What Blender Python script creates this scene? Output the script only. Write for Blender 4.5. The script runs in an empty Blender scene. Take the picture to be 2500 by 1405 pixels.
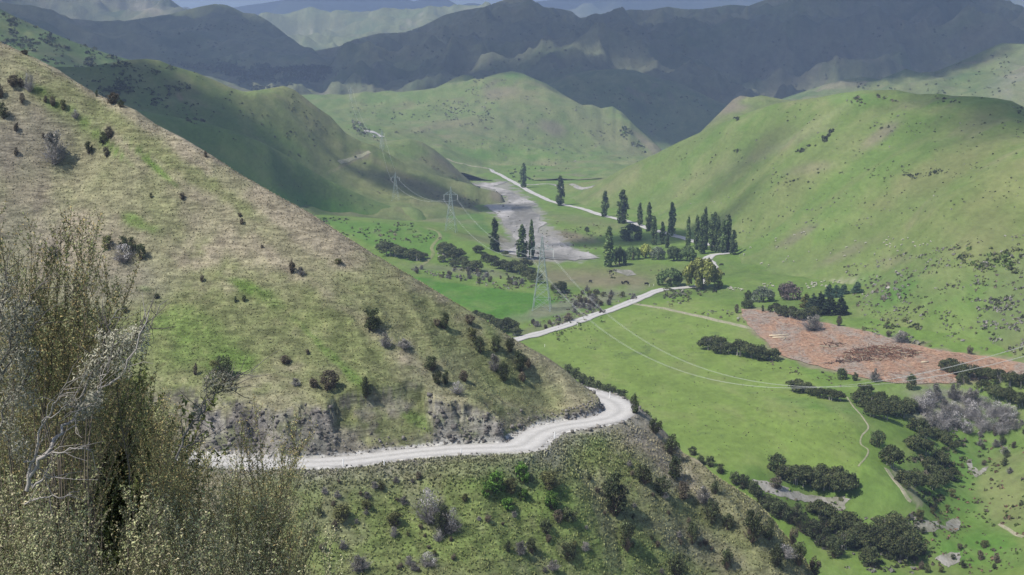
import bpy, math, random
import numpy as np
from mathutils import Vector, Matrix

random.seed(7)
S = bpy.context.scene
COL = S.collection

# ------------------------------------------------------------------ camera
F_PX, CU, CV, CAM_Z = 3125.0, 1250.0, 702.5, 110.0
PITCH = math.atan(502.5 / F_PX)
cam_d = bpy.data.cameras.new('camera'); cam = bpy.data.objects.new('camera', cam_d); COL.objects.link(cam)
cam_d.sensor_width = 36.0; cam_d.lens = 36.0 * F_PX / 2500.0
cam_d.clip_start = 0.2; cam_d.clip_end = 60000.0
cam.location = (0, 0, CAM_Z); cam.rotation_euler = (math.pi / 2 - PITCH, 0, 0)
S.camera = cam

# ------------------------------------------------------------------ light
SUN_EL = math.radians(54.0)
SUN_DIR = Vector((-0.88 * math.cos(SUN_EL), -0.475 * math.cos(SUN_EL), math.sin(SUN_EL))).normalized()
world = bpy.data.worlds.new('World'); S.world = world; world.use_nodes = True
wn = world.node_tree.nodes; wl = world.node_tree.links
sky = wn.new('ShaderNodeTexSky'); sky.sky_type = 'NISHITA'; sky.sun_disc = False
sky.sun_elevation = SUN_EL
sky.sun_rotation = math.atan2(SUN_DIR.x, SUN_DIR.y)
sky.altitude = 300; sky.air_density = 1.0; sky.dust_density = 1.6; sky.ozone_density = 1.0
wl.new(sky.outputs[0], wn['Background'].inputs[0]); wn['Background'].inputs[1].default_value = 0.11
sun_d = bpy.data.lights.new('sun', 'SUN'); sun = bpy.data.objects.new('sun', sun_d); COL.objects.link(sun)
sun_d.energy = 4.6; sun_d.angle = math.radians(0.53); sun_d.color = (1.0, 0.945, 0.865)
sun.rotation_euler = (-SUN_DIR).to_track_quat('-Z', 'Y').to_euler()
S.view_settings.view_transform = 'Standard'; S.view_settings.look = 'None'
S.view_settings.exposure = 0.44; S.view_settings.gamma = 1.0; S.view_settings.use_curve_mapping = False
S.cycles.max_bounces = 5; S.cycles.diffuse_bounces = 2; S.cycles.glossy_bounces = 1
S.cycles.transmission_bounces = 1; S.cycles.volume_bounces = 0; S.cycles.transparent_max_bounces = 12
S.cycles.use_denoising = True; S.cycles.denoiser = 'OPENIMAGEDENOISE'; S.cycles.denoising_input_passes = 'RGB_ALBEDO_NORMAL'

# ------------------------------------------------------------------ numeric helpers
CP, SP = math.cos(PITCH), math.sin(PITCH)
def ray(u, v):                       # direction of a photo pixel as x/y and z/y
    a = (np.asarray(u, float) - CU) / F_PX; b = (CV - np.asarray(v, float)) / F_PX
    w = CP + b * SP
    return a / w, (-SP + b * CP) / w
def PY(u, v, Y):                     # point on a photo pixel's line of sight at distance Y
    s, t = ray(u, v); return (float(s * Y), float(Y), float(CAM_Z + t * Y))
def PZ(u, v, z):                     # the same at a given height
    s, t = ray(u, v); Y = (z - CAM_Z) / t; return (float(s * Y), float(Y), float(z))
def proj(x, y, z):
    w = y * CP - (z - CAM_Z) * SP; w = np.maximum(w, 1e-3)
    return CU + F_PX * x / w, CV - F_PX * (y * SP + (z - CAM_Z) * CP) / w

def _h(ix, iy, seed):
    h = (ix.astype(np.int64) * 374761393 + iy.astype(np.int64) * 668265263 + seed * 1442695041) & 0xffffffff
    h = ((h ^ (h >> 13)) * 1274126177) & 0xffffffff
    return ((h ^ (h >> 16)) & 0xffffff) / 16777215.0
def vnoise(x, y, seed=0):
    x = np.asarray(x, float); y = np.asarray(y, float)
    ix = np.floor(x); iy = np.floor(y); fx = x - ix; fy = y - iy
    fx = fx * fx * fx * (fx * (fx * 6 - 15) + 10); fy = fy * fy * fy * (fy * (fy * 6 - 15) + 10)
    a = _h(ix, iy, seed); b = _h(ix + 1, iy, seed); c = _h(ix, iy + 1, seed); d = _h(ix + 1, iy + 1, seed)
    return (a * (1 - fx) + b * fx) * (1 - fy) + (c * (1 - fx) + d * fx) * fy
def fbm(x, y, seed=0, octv=4, gain=.5):
    s = 0.; amp = 1.; tot = 0.
    for k in range(octv):
        cx, sx = math.cos(k * 1.3), math.sin(k * 1.3)
        s = s + amp * (vnoise(x * cx - y * sx + 17.3 * k, x * sx + y * cx - 9.1 * k, seed + k) * 2 - 1)
        tot += amp; amp *= gain; x = x * 2.03; y = y * 2.03
    return s / tot
def ridged(x, y, seed=0, octv=3):
    s = 0.; amp = 1.; tot = 0.
    for k in range(octv):
        s = s + amp * (1 - 2 * np.abs(vnoise(x + 31 * k, y - 11 * k, seed + k) * 2 - 1)); tot += amp
        amp *= .5; x = x * 2.1; y = y * 2.1
    return s / tot
def sstep(a, b, x):
    t = np.clip((np.asarray(x, float) - a) / (b - a), 0, 1); return t * t * (3 - 2 * t)
def catmull(pts, n=8):
    P = [np.array(p, float) for p in pts]; P = [2 * P[0] - P[1]] + P + [2 * P[-1] - P[-2]]; out = []
    for i in range(1, len(P) - 2):
        for k in range(n):
            t = k / n
            out.append(.5 * ((2 * P[i]) + (-P[i-1] + P[i+1]) * t + (2*P[i-1] - 5*P[i] + 4*P[i+1] - P[i+2]) * t*t
                             + (-P[i-1] + 3*P[i] - 3*P[i+1] + P[i+2]) * t**3))
    out.append(P[-2]); return np.array(out)
def tps(pts, smooth=0.0):
    P = np.array(pts, float); n = len(P); c = P[:, :2].mean(0); sc = P[:, :2].std() + 1e-9
    X = (P[:, :2] - c) / sc
    r2 = ((X[:, None] - X[None]) ** 2).sum(-1); K = .5 * r2 * np.log(r2 + 1e-12)
    A = np.zeros((n + 3, n + 3)); A[:n, :n] = K + np.eye(n) * smooth
    A[:n, n] = 1; A[:n, n+1:] = X; A[n, :n] = 1; A[n+1:, :n] = X.T
    w = np.linalg.lstsq(A, np.concatenate([P[:, 2], [0, 0, 0]]), rcond=None)[0]
    def ev(x, y):
        q = np.stack([(np.ravel(x) - c[0]) / sc, (np.ravel(y) - c[1]) / sc], 1); out = np.zeros(len(q))
        for i0 in range(0, len(q), 60000):
            qq = q[i0:i0+60000]; r = ((qq[:, None] - X[None]) ** 2).sum(-1)
            out[i0:i0+60000] = (.5 * r * np.log(r + 1e-12)) @ w[:n] + w[n] + qq @ w[n+1:]
        return out.reshape(np.shape(x))
    return ev

# ------------------------------------------------------------------ object helpers
def tag(o, label=None, cat=None, group=None, kind=None):
    if label: o['label'] = label
    if cat: o['category'] = cat
    if group: o['group'] = group
    if kind: o['kind'] = kind
    return o
def empty(name, loc=(0, 0, 0), rz=0.0):
    o = bpy.data.objects.new(name, None); COL.objects.link(o); o.location = loc; o.rotation_euler = (0, 0, rz)
    o.empty_display_size = .3; return o
def link(name, me, parent=None):
    o = bpy.data.objects.new(name, me); COL.objects.link(o)
    if parent is not None: o.parent = parent
    return o
def mesh_np(name, V, Q, mat=None, smooth=False, colors=None, mats=None, midx=None):
    """V (n,3); Q (m,k) faces of k corners"""
    V = np.asarray(V, np.float32); Q = np.asarray(Q, np.int32); k = Q.shape[1]
    me = bpy.data.meshes.new(name); me.vertices.add(len(V)); me.vertices.foreach_set('co', V.ravel())
    me.loops.add(Q.size); me.loops.foreach_set('vertex_index', Q.ravel())
    me.polygons.add(len(Q)); me.polygons.foreach_set('loop_start', np.arange(0, Q.size, k, dtype=np.int32))
    me.polygons.foreach_set('loop_total', np.full(len(Q), k, np.int32))
    if smooth: me.polygons.foreach_set('use_smooth', np.ones(len(Q), bool))
    if midx is not None: me.polygons.foreach_set('material_index', np.asarray(midx, np.int32))
    for m_ in (mats or ([mat] if mat else [])): me.materials.append(m_)
    me.update(calc_edges=True)
    if colors is not None:
        at = me.color_attributes.new('tint', 'FLOAT_COLOR', 'POINT')
        c4 = np.ones((len(V), 4), np.float32); c4[:, :3] = colors; at.data.foreach_set('color', c4.ravel())
    return me

# ------------------------------------------------------------------ materials
def new_mat(name):
    m = bpy.data.materials.new(name); m.use_nodes = True; nt = m.node_tree
    b = nt.nodes['Principled BSDF']; b.inputs['Specular IOR Level'].default_value = .15
    b.inputs['Roughness'].default_value = .9
    return m, nt, b
def N(nt, typ, **kw):
    n = nt.nodes.new(typ)
    for k, v in kw.items():
        if k in ('op',): n.operation = v
        elif k == 'blend': n.blend_type = v
        elif k == 'dt': n.data_type = v
        else: n.inputs[k].default_value = v
    return n
def mixc(nt, a, b, fac, blend='MIX'):
    n = nt.nodes.new('ShaderNodeMix'); n.data_type = 'RGBA'; n.blend_type = blend
    for sock, val in ((n.inputs[6], a), (n.inputs[7], b), (n.inputs[0], fac)):
        if hasattr(val, 'is_linked'): nt.links.new(val, sock)
        elif isinstance(val, (int, float)) and sock.type == 'RGBA': sock.default_value = (val, val, val, 1)
        elif isinstance(val, tuple): sock.default_value = (*val, 1)
        else: sock.default_value = val
    return n.outputs[2]
def ramp(nt, src, lo, hi, a=0.0, b=1.0):
    n = nt.nodes.new('ShaderNodeMapRange'); n.inputs[1].default_value = lo; n.inputs[2].default_value = hi
    n.inputs[3].default_value = a; n.inputs[4].default_value = b; nt.links.new(src, n.inputs[0]); return n.outputs[0]
def noise(nt, scale, detail=3.0, rough=.55, vec=None, dist=0.0):
    n = nt.nodes.new('ShaderNodeTexNoise'); n.inputs['Scale'].default_value = scale
    n.inputs['Detail'].default_value = detail; n.inputs['Roughness'].default_value = rough
    n.inputs['Distortion'].default_value = dist
    if vec is not None: nt.links.new(vec, n.inputs['Vector'])
    return n.outputs[0]
def coords(nt, sx=1., sy=1., sz=1.):
    g = nt.nodes.new('ShaderNodeNewGeometry'); m = nt.nodes.new('ShaderNodeMapping')
    m.inputs['Scale'].default_value = (sx, sy, sz); nt.links.new(g.outputs['Position'], m.inputs[0]); return m.outputs[0]
def bump(nt, b, h, strength, dist):
    n = nt.nodes.new('ShaderNodeBump'); n.inputs['Strength'].default_value = strength
    n.inputs['Distance'].default_value = dist; nt.links.new(h, n.inputs['Height']); nt.links.new(n.outputs[0], b.inputs['Normal'])

def pasture_mat(name, fine, mid, bstr, bdist, terr=0.0, var=.35):
    """grass ground: colour from the 'tint' attribute, broken up at two sizes; fine/mid are feature sizes in metres"""
    m, nt, b = new_mat(name)
    at = nt.nodes.new('ShaderNodeAttribute'); at.attribute_name = 'tint'
    P = coords(nt, 1, 1 if terr > 0 else .42, 1)
    n1 = noise(nt, 1 / fine, 3, .65, P); n2 = noise(nt, 1 / mid, 4, .6, P, .4); n3 = noise(nt, 1 / (mid * 7), 3, .5, P)
    c = mixc(nt, at.outputs[0], (.26, .22, .13), ramp(nt, n2, .48, .75, 0, .25))
    c = mixc(nt, c, (.08, .13, .03), ramp(nt, n3, .5, .8, 0, .22))
    k = mixc(nt, ramp(nt, n1, .3, .7, 1 - var, 1 + var), ramp(nt, n2, .3, .7, 1 - var * .4, 1 + var * .4), 1.0, 'MULTIPLY')
    c = mixc(nt, c, k, 1.0, 'MULTIPLY')
    h = n1
    if terr > 0:
        Pz = coords(nt, .30, .30, 1.35); w = noise(nt, 1.1, 4, .62, Pz, .6)
        h = mixc(nt, n1, w, .62); c = mixc(nt, c, ramp(nt, w, .36, .62, 1 - terr, 1 + terr * .35), 1.0, 'MULTIPLY')
    nt.links.new(c, b.inputs['Base Color']); bump(nt, b, h, bstr, bdist)
    return m
# ================================================================== THE LAND
SHEET = {}
GREEN, PADDOCK, TAN = (.100, .150, .045), (.080, .170, .028), (.272, .238, .172)
OLIVE, DGREEN, PURP = (.150, .165, .065), (.060, .105, .035), (.165, .135, .115)
ROCK, GREY, PALE = (.250, .230, .200), (.200, .190, .175), (.36, .33, .26)
FARG = (.085, .115, .060)

def sheet(name, ctrl, s0, s1, ns, rows, sil=None, back=.7, backd=40, raw=(), nz=(), corr_w=120, smooth=0.0, front=None, post=None):
    """one height field in true metres: ctrl = (u, v, distance) sight points, raw = world points, sil = (u, v, distance) crest"""
    pts = [PY(*c) for c in ctrl] + [tuple(map(float, r)) for r in raw]
    if sil:
        for (u, v, Y) in sil:
            x, y, z = PY(u, v, Y); pts.append((x, y, z)); k = backd / Y
            pts.append((x * (1 + k), y * (1 + k), z - back * backd)); pts.append((x * (1 + 2.5 * k), y * (1 + 2.5 * k), z - back * backd * 2.3))
    ev = tps(pts, smooth)
    s = np.linspace(s0, s1, ns); Y = np.asarray(rows, float)
    SS, YY = np.meshgrid(s, Y); XX = SS * YY; ZZ = ev(XX, YY)
    for (kind, scale, amp, seed) in nz:
        f = {'f': fbm, 'r': ridged}[kind](XX / scale, YY / scale, seed); ZZ = ZZ + amp * f
    if front: ZZ = ZZ - front[2] * (1 - sstep(front[0], front[1], YY))
    if sil:
        su = np.array([float(ray(u, v)[0]) for u, v, _ in sil]); tt = np.array([float(ray(u, v)[1]) for u, v, _ in sil])
        yc = np.array([q for _, _, q in sil], float); o = np.argsort(su)
        T = np.interp(s, su[o], tt[o]); YC = np.interp(s, su[o], yc[o])
        inside = sstep(su.min() - .03, su.min(), s) * (1 - sstep(su.max(), su.max() + .03, s))
        for it in range(4):
            E = ((ZZ - CAM_Z) / YY); E = np.where(YY > (YC - corr_w * 1.5)[None], E, -9); em = E.max(0)
            d = (T - em) * inside
            W = sstep(0, 1, (YY - (YC[None] - corr_w)) / corr_w)
            ZZ = ZZ + d[None] * YY * W
    if post is not None: ZZ = post(XX, YY, ZZ)
    ZZ = np.maximum(ZZ, -62.0)
    SHEET[name] = dict(s=s, Y=Y, X=XX, YY=YY, Z=ZZ)
    return SHEET[name]
def gz(name, x, y):
    S_ = SHEET[name]; x = np.asarray(x, float); y = np.asarray(y, float)
    fs = np.interp(x / y, S_['s'], np.arange(len(S_['s']))); fy = np.interp(y, S_['Y'], np.arange(len(S_['Y'])))
    i = np.minimum(fs.astype(int), len(S_['s']) - 2); j = np.minimum(fy.astype(int), len(S_['Y']) - 2); a = fs - i; b = fy - j
    Z = S_['Z']; return (Z[j, i] * (1-a) + Z[j, i+1] * a) * (1-b) + (Z[j+1, i] * (1-a) + Z[j+1, i+1] * a) * b
def hit(name, u, v, ymin=0):
    """where the line of sight of photo pixel (u, v) first meets the ground of a sheet"""
    S_ = SHEET[name]; s, t = ray(u, v); s = float(s); t = float(t); Y = S_['Y']
    z = gz(name, s * Y, Y); d = z - (CAM_Z + t * Y)
    k = np.nonzero((d[1:] >= 0) & (d[:-1] < 0) & (Y[1:] > ymin))[0]
    if len(k) == 0:
        j = int(np.argmax(np.where(Y > ymin, (z - CAM_Z) / Y - t, -9))); return (s * Y[j], Y[j], float(z[j]))
    k = k[0]; f = d[k] / (d[k] - d[k+1]); y = Y[k] + f * (Y[k+1] - Y[k]); return (s * y, y, float(gz(name, s * y, y)))
def blob(U, V, u, v, ru, rv, ang=0, soft=.5, seed=0):
    a = math.radians(ang); du = U - u; dv = V - v
    p = (du * math.cos(a) + dv * math.sin(a)) / ru; q = (-du * math.sin(a) + dv * math.cos(a)) / rv
    r = np.sqrt(p * p + q * q) + .45 * fbm(U / 40., V / 28., 91 + seed, 4)
    return 1 - sstep(1 - soft, 1 + soft, r)
def seg_d(U, V, pts):
    d = np.full(np.shape(U), 1e9)
    for (a, b) in zip(pts[:-1], pts[1:]):
        ax, ay = a; bx, by = b; L = (bx-ax)**2 + (by-ay)**2 + 1e-9
        t = np.clip(((U-ax)*(bx-ax) + (V-ay)*(by-ay)) / L, 0, 1)
        d = np.minimum(d, np.hypot(U-ax-t*(bx-ax), V-ay-t*(by-ay)))
    return d
def lay(C, m, col, k=1.0):
    m = (m * k)[..., None]; return C * (1 - m) + np.array(col) * m
def emit(name, mat, C, obj_name, label=None):
    S_ = SHEET[name]; nr, nc = S_['Z'].shape
    V = np.stack([S_['X'], S_['YY'], S_['Z']], -1).reshape(-1, 3)
    i = np.arange(nr * nc).reshape(nr, nc)
    Q = np.stack([i[:-1, :-1], i[:-1, 1:], i[1:, 1:], i[1:, :-1]], -1).reshape(-1, 4)
    me = mesh_np(obj_name, V, Q, mat, smooth=True, colors=C.reshape(-1, 3))
    return tag(link(obj_name, me), label, None, None, 'structure')
def geo(a, b, n): return np.geomspace(a, b, n)
def uvof(name):
    S_ = SHEET[name]; return proj(S_['X'], S_['YY'], S_['Z'])

# ---------------------------------------------------------------- near hillside with the benched road
ROAD_Z = 48.0
road_px = [(-700, 1060), (-300, 1082), (0, 1100), (300, 1112), (450, 1119), (600, 1129), (700, 1131), (780, 1129), (860, 1124), (940, 1114), (1020, 1105), (1100, 1098), (1180, 1095),
           (1240, 1093), (1278, 1086), (1300, 1068), (1335, 1050), (1380, 1039), (1440, 1031), (1488, 1020), (1512, 1003), (1500, 984), (1465, 969), (1425, 957)]
ROADC = catmull([PZ(u, v, ROAD_Z)[:2] for u, v in road_px] + [(2, 268), (-14, 284), (-34, 296)], 10)
def poly_near(x, y, C):
    sh = np.shape(x); x = np.ravel(x); y = np.ravel(y); D = np.full(len(x), 1e9); I = np.zeros(len(x), int); SG = np.ones(len(x))
    T = np.gradient(C, axis=0); T /= np.linalg.norm(T, axis=1)[:, None] + 1e-9
    for i0 in range(0, len(x), 40000):
        xx = x[i0:i0+40000]; yy = y[i0:i0+40000]
        d2 = (xx[:, None] - C[None, :, 0])**2 + (yy[:, None] - C[None, :, 1])**2; k = d2.argmin(1)
        D[i0:i0+40000] = np.sqrt(d2[np.arange(len(k)), k]); I[i0:i0+40000] = k
        SG[i0:i0+40000] = np.sign(T[k, 0] * (yy - C[k, 1]) - T[k, 1] * (xx - C[k, 0]))
    return D.reshape(sh), I.reshape(sh), SG.reshape(sh)
def road_z(i): return ROAD_Z - .055 * np.maximum(0, i - 235)
ROADU = proj(ROADC[:, 0], ROADC[:, 1], ROAD_Z)[0]
near_sil = [(-350, -80, 305), (-150, 15, 297), (0, 106, 289), (87, 144, 285), (141, 171, 282), (188, 202, 280), (235, 232, 277), (333, 269, 272), (380, 302, 270),
            (450, 339, 267), (524, 386, 263), (588, 430, 260), (659, 470, 257), (758, 525, 254), (840, 578, 252), (950, 645, 249),
            (1046, 700, 247), (1139, 758, 245), (1257, 828, 243), (1337, 873, 243), (1382, 905, 244), (1408, 930, 245), (1436, 950, 247), (1490, 971, 248), (1530, 998, 245), (1545, 1021, 243), (1616, 1066, 239), (1666, 1116, 235), (1724, 1150, 232), (1790, 1195, 230), (1868, 1245, 228), (1940, 1296, 225), (2000, 1350, 222), (2060, 1405, 220), (2200, 1530, 215), (2500, 1850, 205)]
def carve(X, Y, Z):
    ca, sa = math.cos(.55), math.sin(.55); Z = Z + 1.5 * ridged((X * ca + Y * sa) / 13., (-X * sa + Y * ca) / 55., 44, 3) * sstep(150, 185, Y) * (1 - sstep(236, 246, Y) * .8)
    D, I, SG = poly_near(X, Y, ROADC); u = ROADU[I]; zr = road_z(I)
    n = fbm(X / 3.2, Y / 3.2, 5, 4); nb = fbm(X / 9., Y / 9., 8, 3)
    sc = (sstep(380, 480, u) * (1 - sstep(800, 850, u)) + sstep(1060, 1090, u) * (1 - sstep(1262, 1285, u)) * 1.1) * (I < 230)
    nose = sstep(1330, 1380, u) * (I > 60)
    sc = np.clip(sc + .75 * nose, 0, 1.1)
    hw = 3.1 + .5 * nb + 1.1 * np.exp(-((u - 1290) / 35.) ** 2)
    rec = sc * (2.6 + 1.6 * nb); k = 1.15 + .95 * sc + .3 * n
    up = np.maximum(D - hw - .3, 0)
    q = up * k; n2 = ridged((X + .5 * q) / 3.4, q / 2.2, 15, 4); n3 = fbm(X / 1.1, q / .9, 17, 3); n4 = fbm(X / 6., q / 3., 18, 3)
    SHEET['_q'] = q
    cut = zr + np.maximum(q, 0) + (.6 * n + 2.1 * n2 + .8 * n3 + 2.2 * n4) * sstep(0, 2.2, up) * (.15 + sc)
    # overhanging turf lip: the cut runs back below the natural slope, then meets it abruptly
    cutz = cut - sc * 1.6 * sstep(2.0, 6.5, up) * (1 + n)
    lim = np.maximum(D - hw - 6.2 - rec, 0) * 3.2
    Zup = np.minimum(Z, np.maximum(cutz, zr) + lim)
    Zup = np.where((Z < zr) & (D < 9), zr, Zup)
    dn = np.maximum(D - hw - .9, 0); fill = zr - .1 * sstep(0, .9, D - hw) - dn * (.80 + .03 * dn) - .25 * n * sstep(0, 2, dn)
    Zdn = np.where(D < 26, np.maximum(Z, fill), Z)
    # on the fill side the slope never stands above the road either
    Zdn = np.where(D < 14, np.minimum(Zdn, zr - .1 - np.maximum(D - hw - .9, 0) * .18 + 6 * sstep(6, 14, D)), Zdn)
    out = np.where(SG > 0, Zup, Zdn)
    bed = D < hw; out = np.where(bed, zr, out)
    SHEET['_near_aux'] = dict(D=D, I=I, SG=SG, u=u, sc=sc, cutd=np.where(SG > 0, Z - Zup, 0), hw=hw, filld=np.where(SG < 0, Zdn - Z, 0))
    return out
near_rows = np.concatenate([np.arange(4, 60, 4.), np.arange(60, 176, 3.), np.arange(176, 194, .6), np.arange(194, 226, .36),
                            np.arange(226, 262, .5), np.arange(262, 300, 1.4), np.arange(300, 420, 5)])
rd = [(u, v, None) for u, v in road_px]
near_ctrl = [(300, 620, 246), (500, 700, 238), (700, 800, 230), (900, 850, 227), (1100, 900, 229), (1250, 960, 232), (1350, 980, 236),
             (200, 400, 267), (500, 540, 251), (100, 700, 243), (0, 900, 227), (200, 950, 221), (-200, 900, 232),
             (700, 1405, 184.5), (1000, 1405, 186.6), (1200, 1405, 190), (1400, 1405, 199), (1700, 1405, 213), (1000, 1250, 196.5), (1300, 1250, 203),
             (1500, 1250, 211), (400, 1405, 182), (0, 1405, 178), (1600, 1150, 224), (1640, 1250, 217)]
low = [(1545, 1021, 243), (1616, 1066, 239), (1666, 1116, 235), (1724, 1150, 232), (1790, 1195, 230), (1868, 1245, 228), (1940, 1296, 225), (2000, 1350, 222), (2060, 1405, 220), (2200, 1530, 215)]
near_raw = [PZ(u, v, ROAD_Z + 1.2) for u, v in road_px[:15]] + [PZ(u, v, ROAD_Z + .4) for u, v in road_px[15:21]]
near_raw += [(0, 1, 107.5), (-10, 1, 108.5), (10, 1, 107), (0, 25, 93), (-20, 25, 96), (20, 25, 90), (0, 60, 66), (-30, 60, 72), (30, 60, 60), (0, 100, 30), (-40, 100, 42), (45, 100, 22),
             (0, 135, 12), (-40, 135, 30), (50, 135, -2), (0, 158, 18), (60, 170, 0), (90, 195, -4), (100, 150, -8), (100, 100, 10), (120, 230, -4), (-30, 160, 32), (-60, 150, 45), (-90, 120, 60), (-120, 200, 75),
             (-90, 30, 100), (90, 30, 80), (-6, 320, 22), (40, 290, 20), (-60, 340, 40), (-140, 380, 60), (160, 260, -20), (160, 150, -22), (-10, 290, 36), (18, 276, 38), (80, 420, -30), (0, 420, -30), (-150, 430, -5)]
sheet('near', near_ctrl, -.54, .44, 860, near_rows, near_sil, .75, 26, near_raw,
      nz=[('f', 24, 1.1, 3), ('f', 7, .28, 4), ('f', 2.2, .10, 6)], corr_w=32, post=lambda X, Y, Z: carve(X, Y, Z))
U, V = uvof('near'); A = SHEET['_near_aux']; X, YY = SHEET['near']['X'], SHEET['near']['YY']; Zn = SHEET['near']['Z']
nA = fbm(X / 14., YY / 14., 31, 5); nB = fbm(X / 4., YY / 4., 32, 4); nC = fbm(X / 1.3, YY / 1.3, 33, 3)
nR = fbm(X / 1.5, Zn / 1.1, 35, 4); nS = fbm(X / 5., Zn / 3.2, 36, 4)
C = np.zeros(U.shape + (3,)) + np.array(TAN)
C = lay(C, sstep(-.1, .5, nA + .3 * nB), (.175, .185, .095), .6)
GR = (.135, .160, .060); BG = (.105, .170, .038)
for (u, v, ru, rv, a, k) in [(330, 330, 330, 22, 34, .75), (140, 260, 160, 25, 38, .7), (280, 450, 200, 90, 25, .45), (560, 800, 330, 120, 12, .85), (420, 860, 190, 110, 0, .9), (700, 740, 200, 60, 30, .6),
                            (880, 880, 180, 60, 45, .8), (980, 760, 160, 70, 40, .65), (1120, 850, 170, 90, 45, .7), (1250, 930, 150, 60, 45, .65), (930, 1010, 140, 60, 25, .8), (1000, 1300, 420, 170, 0, .95),
                            (1300, 1200, 260, 130, 20, .9), (1250, 1350, 500, 90, 0, .9), (1650, 1380, 260, 90, 20, .8), (1550, 1200, 160, 60, 40, .7), (1750, 1300, 200, 40, 40, .6), (1480, 1120, 110, 40, 20, .8), (1700, 1250, 220, 25, 42, .55), (850, 1000, 120, 50, 35, .6), (760, 650, 160, 30, 38, .4), (950, 620, 120, 20, 38, .3)]:
    C = lay(C, blob(U, V, u, v, ru, rv, a, .5, int(u) % 7), GR, k)
for (u, v, ru, rv, a, k) in [(375, 405, 75, 7, 42, .9), (240, 330, 100, 7, 42, .8), (110, 235, 60, 9, 40, .8), (340, 545, 45, 14, 25, .8), (350, 705, 22, 8, 10, .9), (600, 700, 50, 14, 20, .8), (640, 720, 60, 20, 25, .5),
                            (430, 790, 60, 40, 0, .6), (500, 850, 90, 50, 0, .5), (800, 860, 110, 9, 45, .7), (870, 930, 70, 12, 50, .7), (560, 890, 60, 30, 0, .8), (1240, 1170, 130, 70, 10, .8), (1320, 1230, 130, 60, 30, .8),
                            (1100, 1320, 160, 50, 0, .5), (1430, 1080, 60, 30, 0, .8), (1480, 1360, 130, 50, 0, .5), (1010, 1020, 70, 14, 30, .6), (1210, 790, 30, 40, 40, .3)]:
    C = lay(C, blob(U, V, u, v, ru, rv, a, .55, int(v) % 5), BG, k)
for (u, v, ru, rv, a, k) in [(950, 1280, 330, 120, 5, .7), (1330, 1320, 200, 90, 10, .6), (1420, 1130, 120, 50, 20, .5), (1600, 1350, 120, 60, 20, .5)]:
    C = lay(C, blob(U, V, u, v, ru, rv, a, .6, int(u) % 5), (.150, .195, .060), k)  # lighter green painted in below the road to offset the weak sun there
for (u, v, ru, rv, a, k) in [(60, 350, 120, 70, 0, .5), (280, 690, 130, 60, 0, .55), (60, 590, 120, 80, 0, .4)]:
    C = lay(C, blob(U, V, u, v, ru, rv, a, .5), (.21, .185, .155), k)
dnside = (A['SG'] < 0) & (A['I'] < 245) & (YY > 150)
C = lay(C, np.where(dnside, (1 - sstep(3, 10, A['D'] + 3 * nB)) * (sstep(400, 520, A['u'])), 0), (.215, .205, .185), .75)
C = lay(C, np.where(dnside, sstep(.05, .45, nB) * (1 - sstep(10, 32, A['D'])), 0), (.20, .19, .13), .5)
C = lay(C, blob(U, V, 1640, 1160, 60, 40, 45), (.20, .19, .16), .5)
C = lay(C, blob(U, V, 1720, 1340, 150, 40, 25), (.21, .19, .145), .5)
C = lay(C, blob(U, V, 1900, 1330, 260, 60, 42), (.14, .155, .065), .7)
up = (A['SG'] > 0) & (A['D'] < 22)
rockm = np.where(up, sstep(.25, .9, A['cutd'] + .35 * nB), 0)
C = lay(C, rockm * np.clip(A['sc'], 0, 1), (.205, .192, .178), .95)
C = lay(C, rockm * np.clip(A['sc'], 0, 1) * sstep(.0, .35, nS + .35 * nR), (.085, .08, .075), .85)  # crag shadow painted into the rock colour as dark blotches
C = lay(C, rockm * sstep(.2, .45, nR), (.075, .07, .065), .75)
C = lay(C, rockm * np.clip(A['sc'], 0, 1) * sstep(.15, .5, -nS + .3 * nR), (.34, .32, .285), .7)  # highlights on the crags painted in as paler rock colour
C = lay(C, rockm * (1 - np.clip(A['sc'], 0, 1)) * sstep(-.25, .15, nS), (.185, .17, .14), .75)
C = lay(C, rockm * sstep(.1, .5, fbm(X / 4., Zn / 2., 39, 3)) * .8, (.13, .155, .055), .7)
C = lay(C, np.where(up, sstep(.8, .2, A['D'] - A['hw']), 0), (.33, .32, .30), .8)
onroad = np.where(A['D'] < A['hw'] + .5, 1., 0) * (A['I'] < 265); C = lay(C, onroad, (.42, .41, .39), 1.)
C = C * (1 + .22 * nC[..., None] + .12 * nB[..., None])
M_NEAR = pasture_mat('tussock_turf', .5, 2.2, .8, .5, terr=.42, var=.30)
SHEET['near']['C'] = np.clip(C, .02, .9)
emit('near', M_NEAR, np.clip(C, .01, .9), 'hillside')

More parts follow.
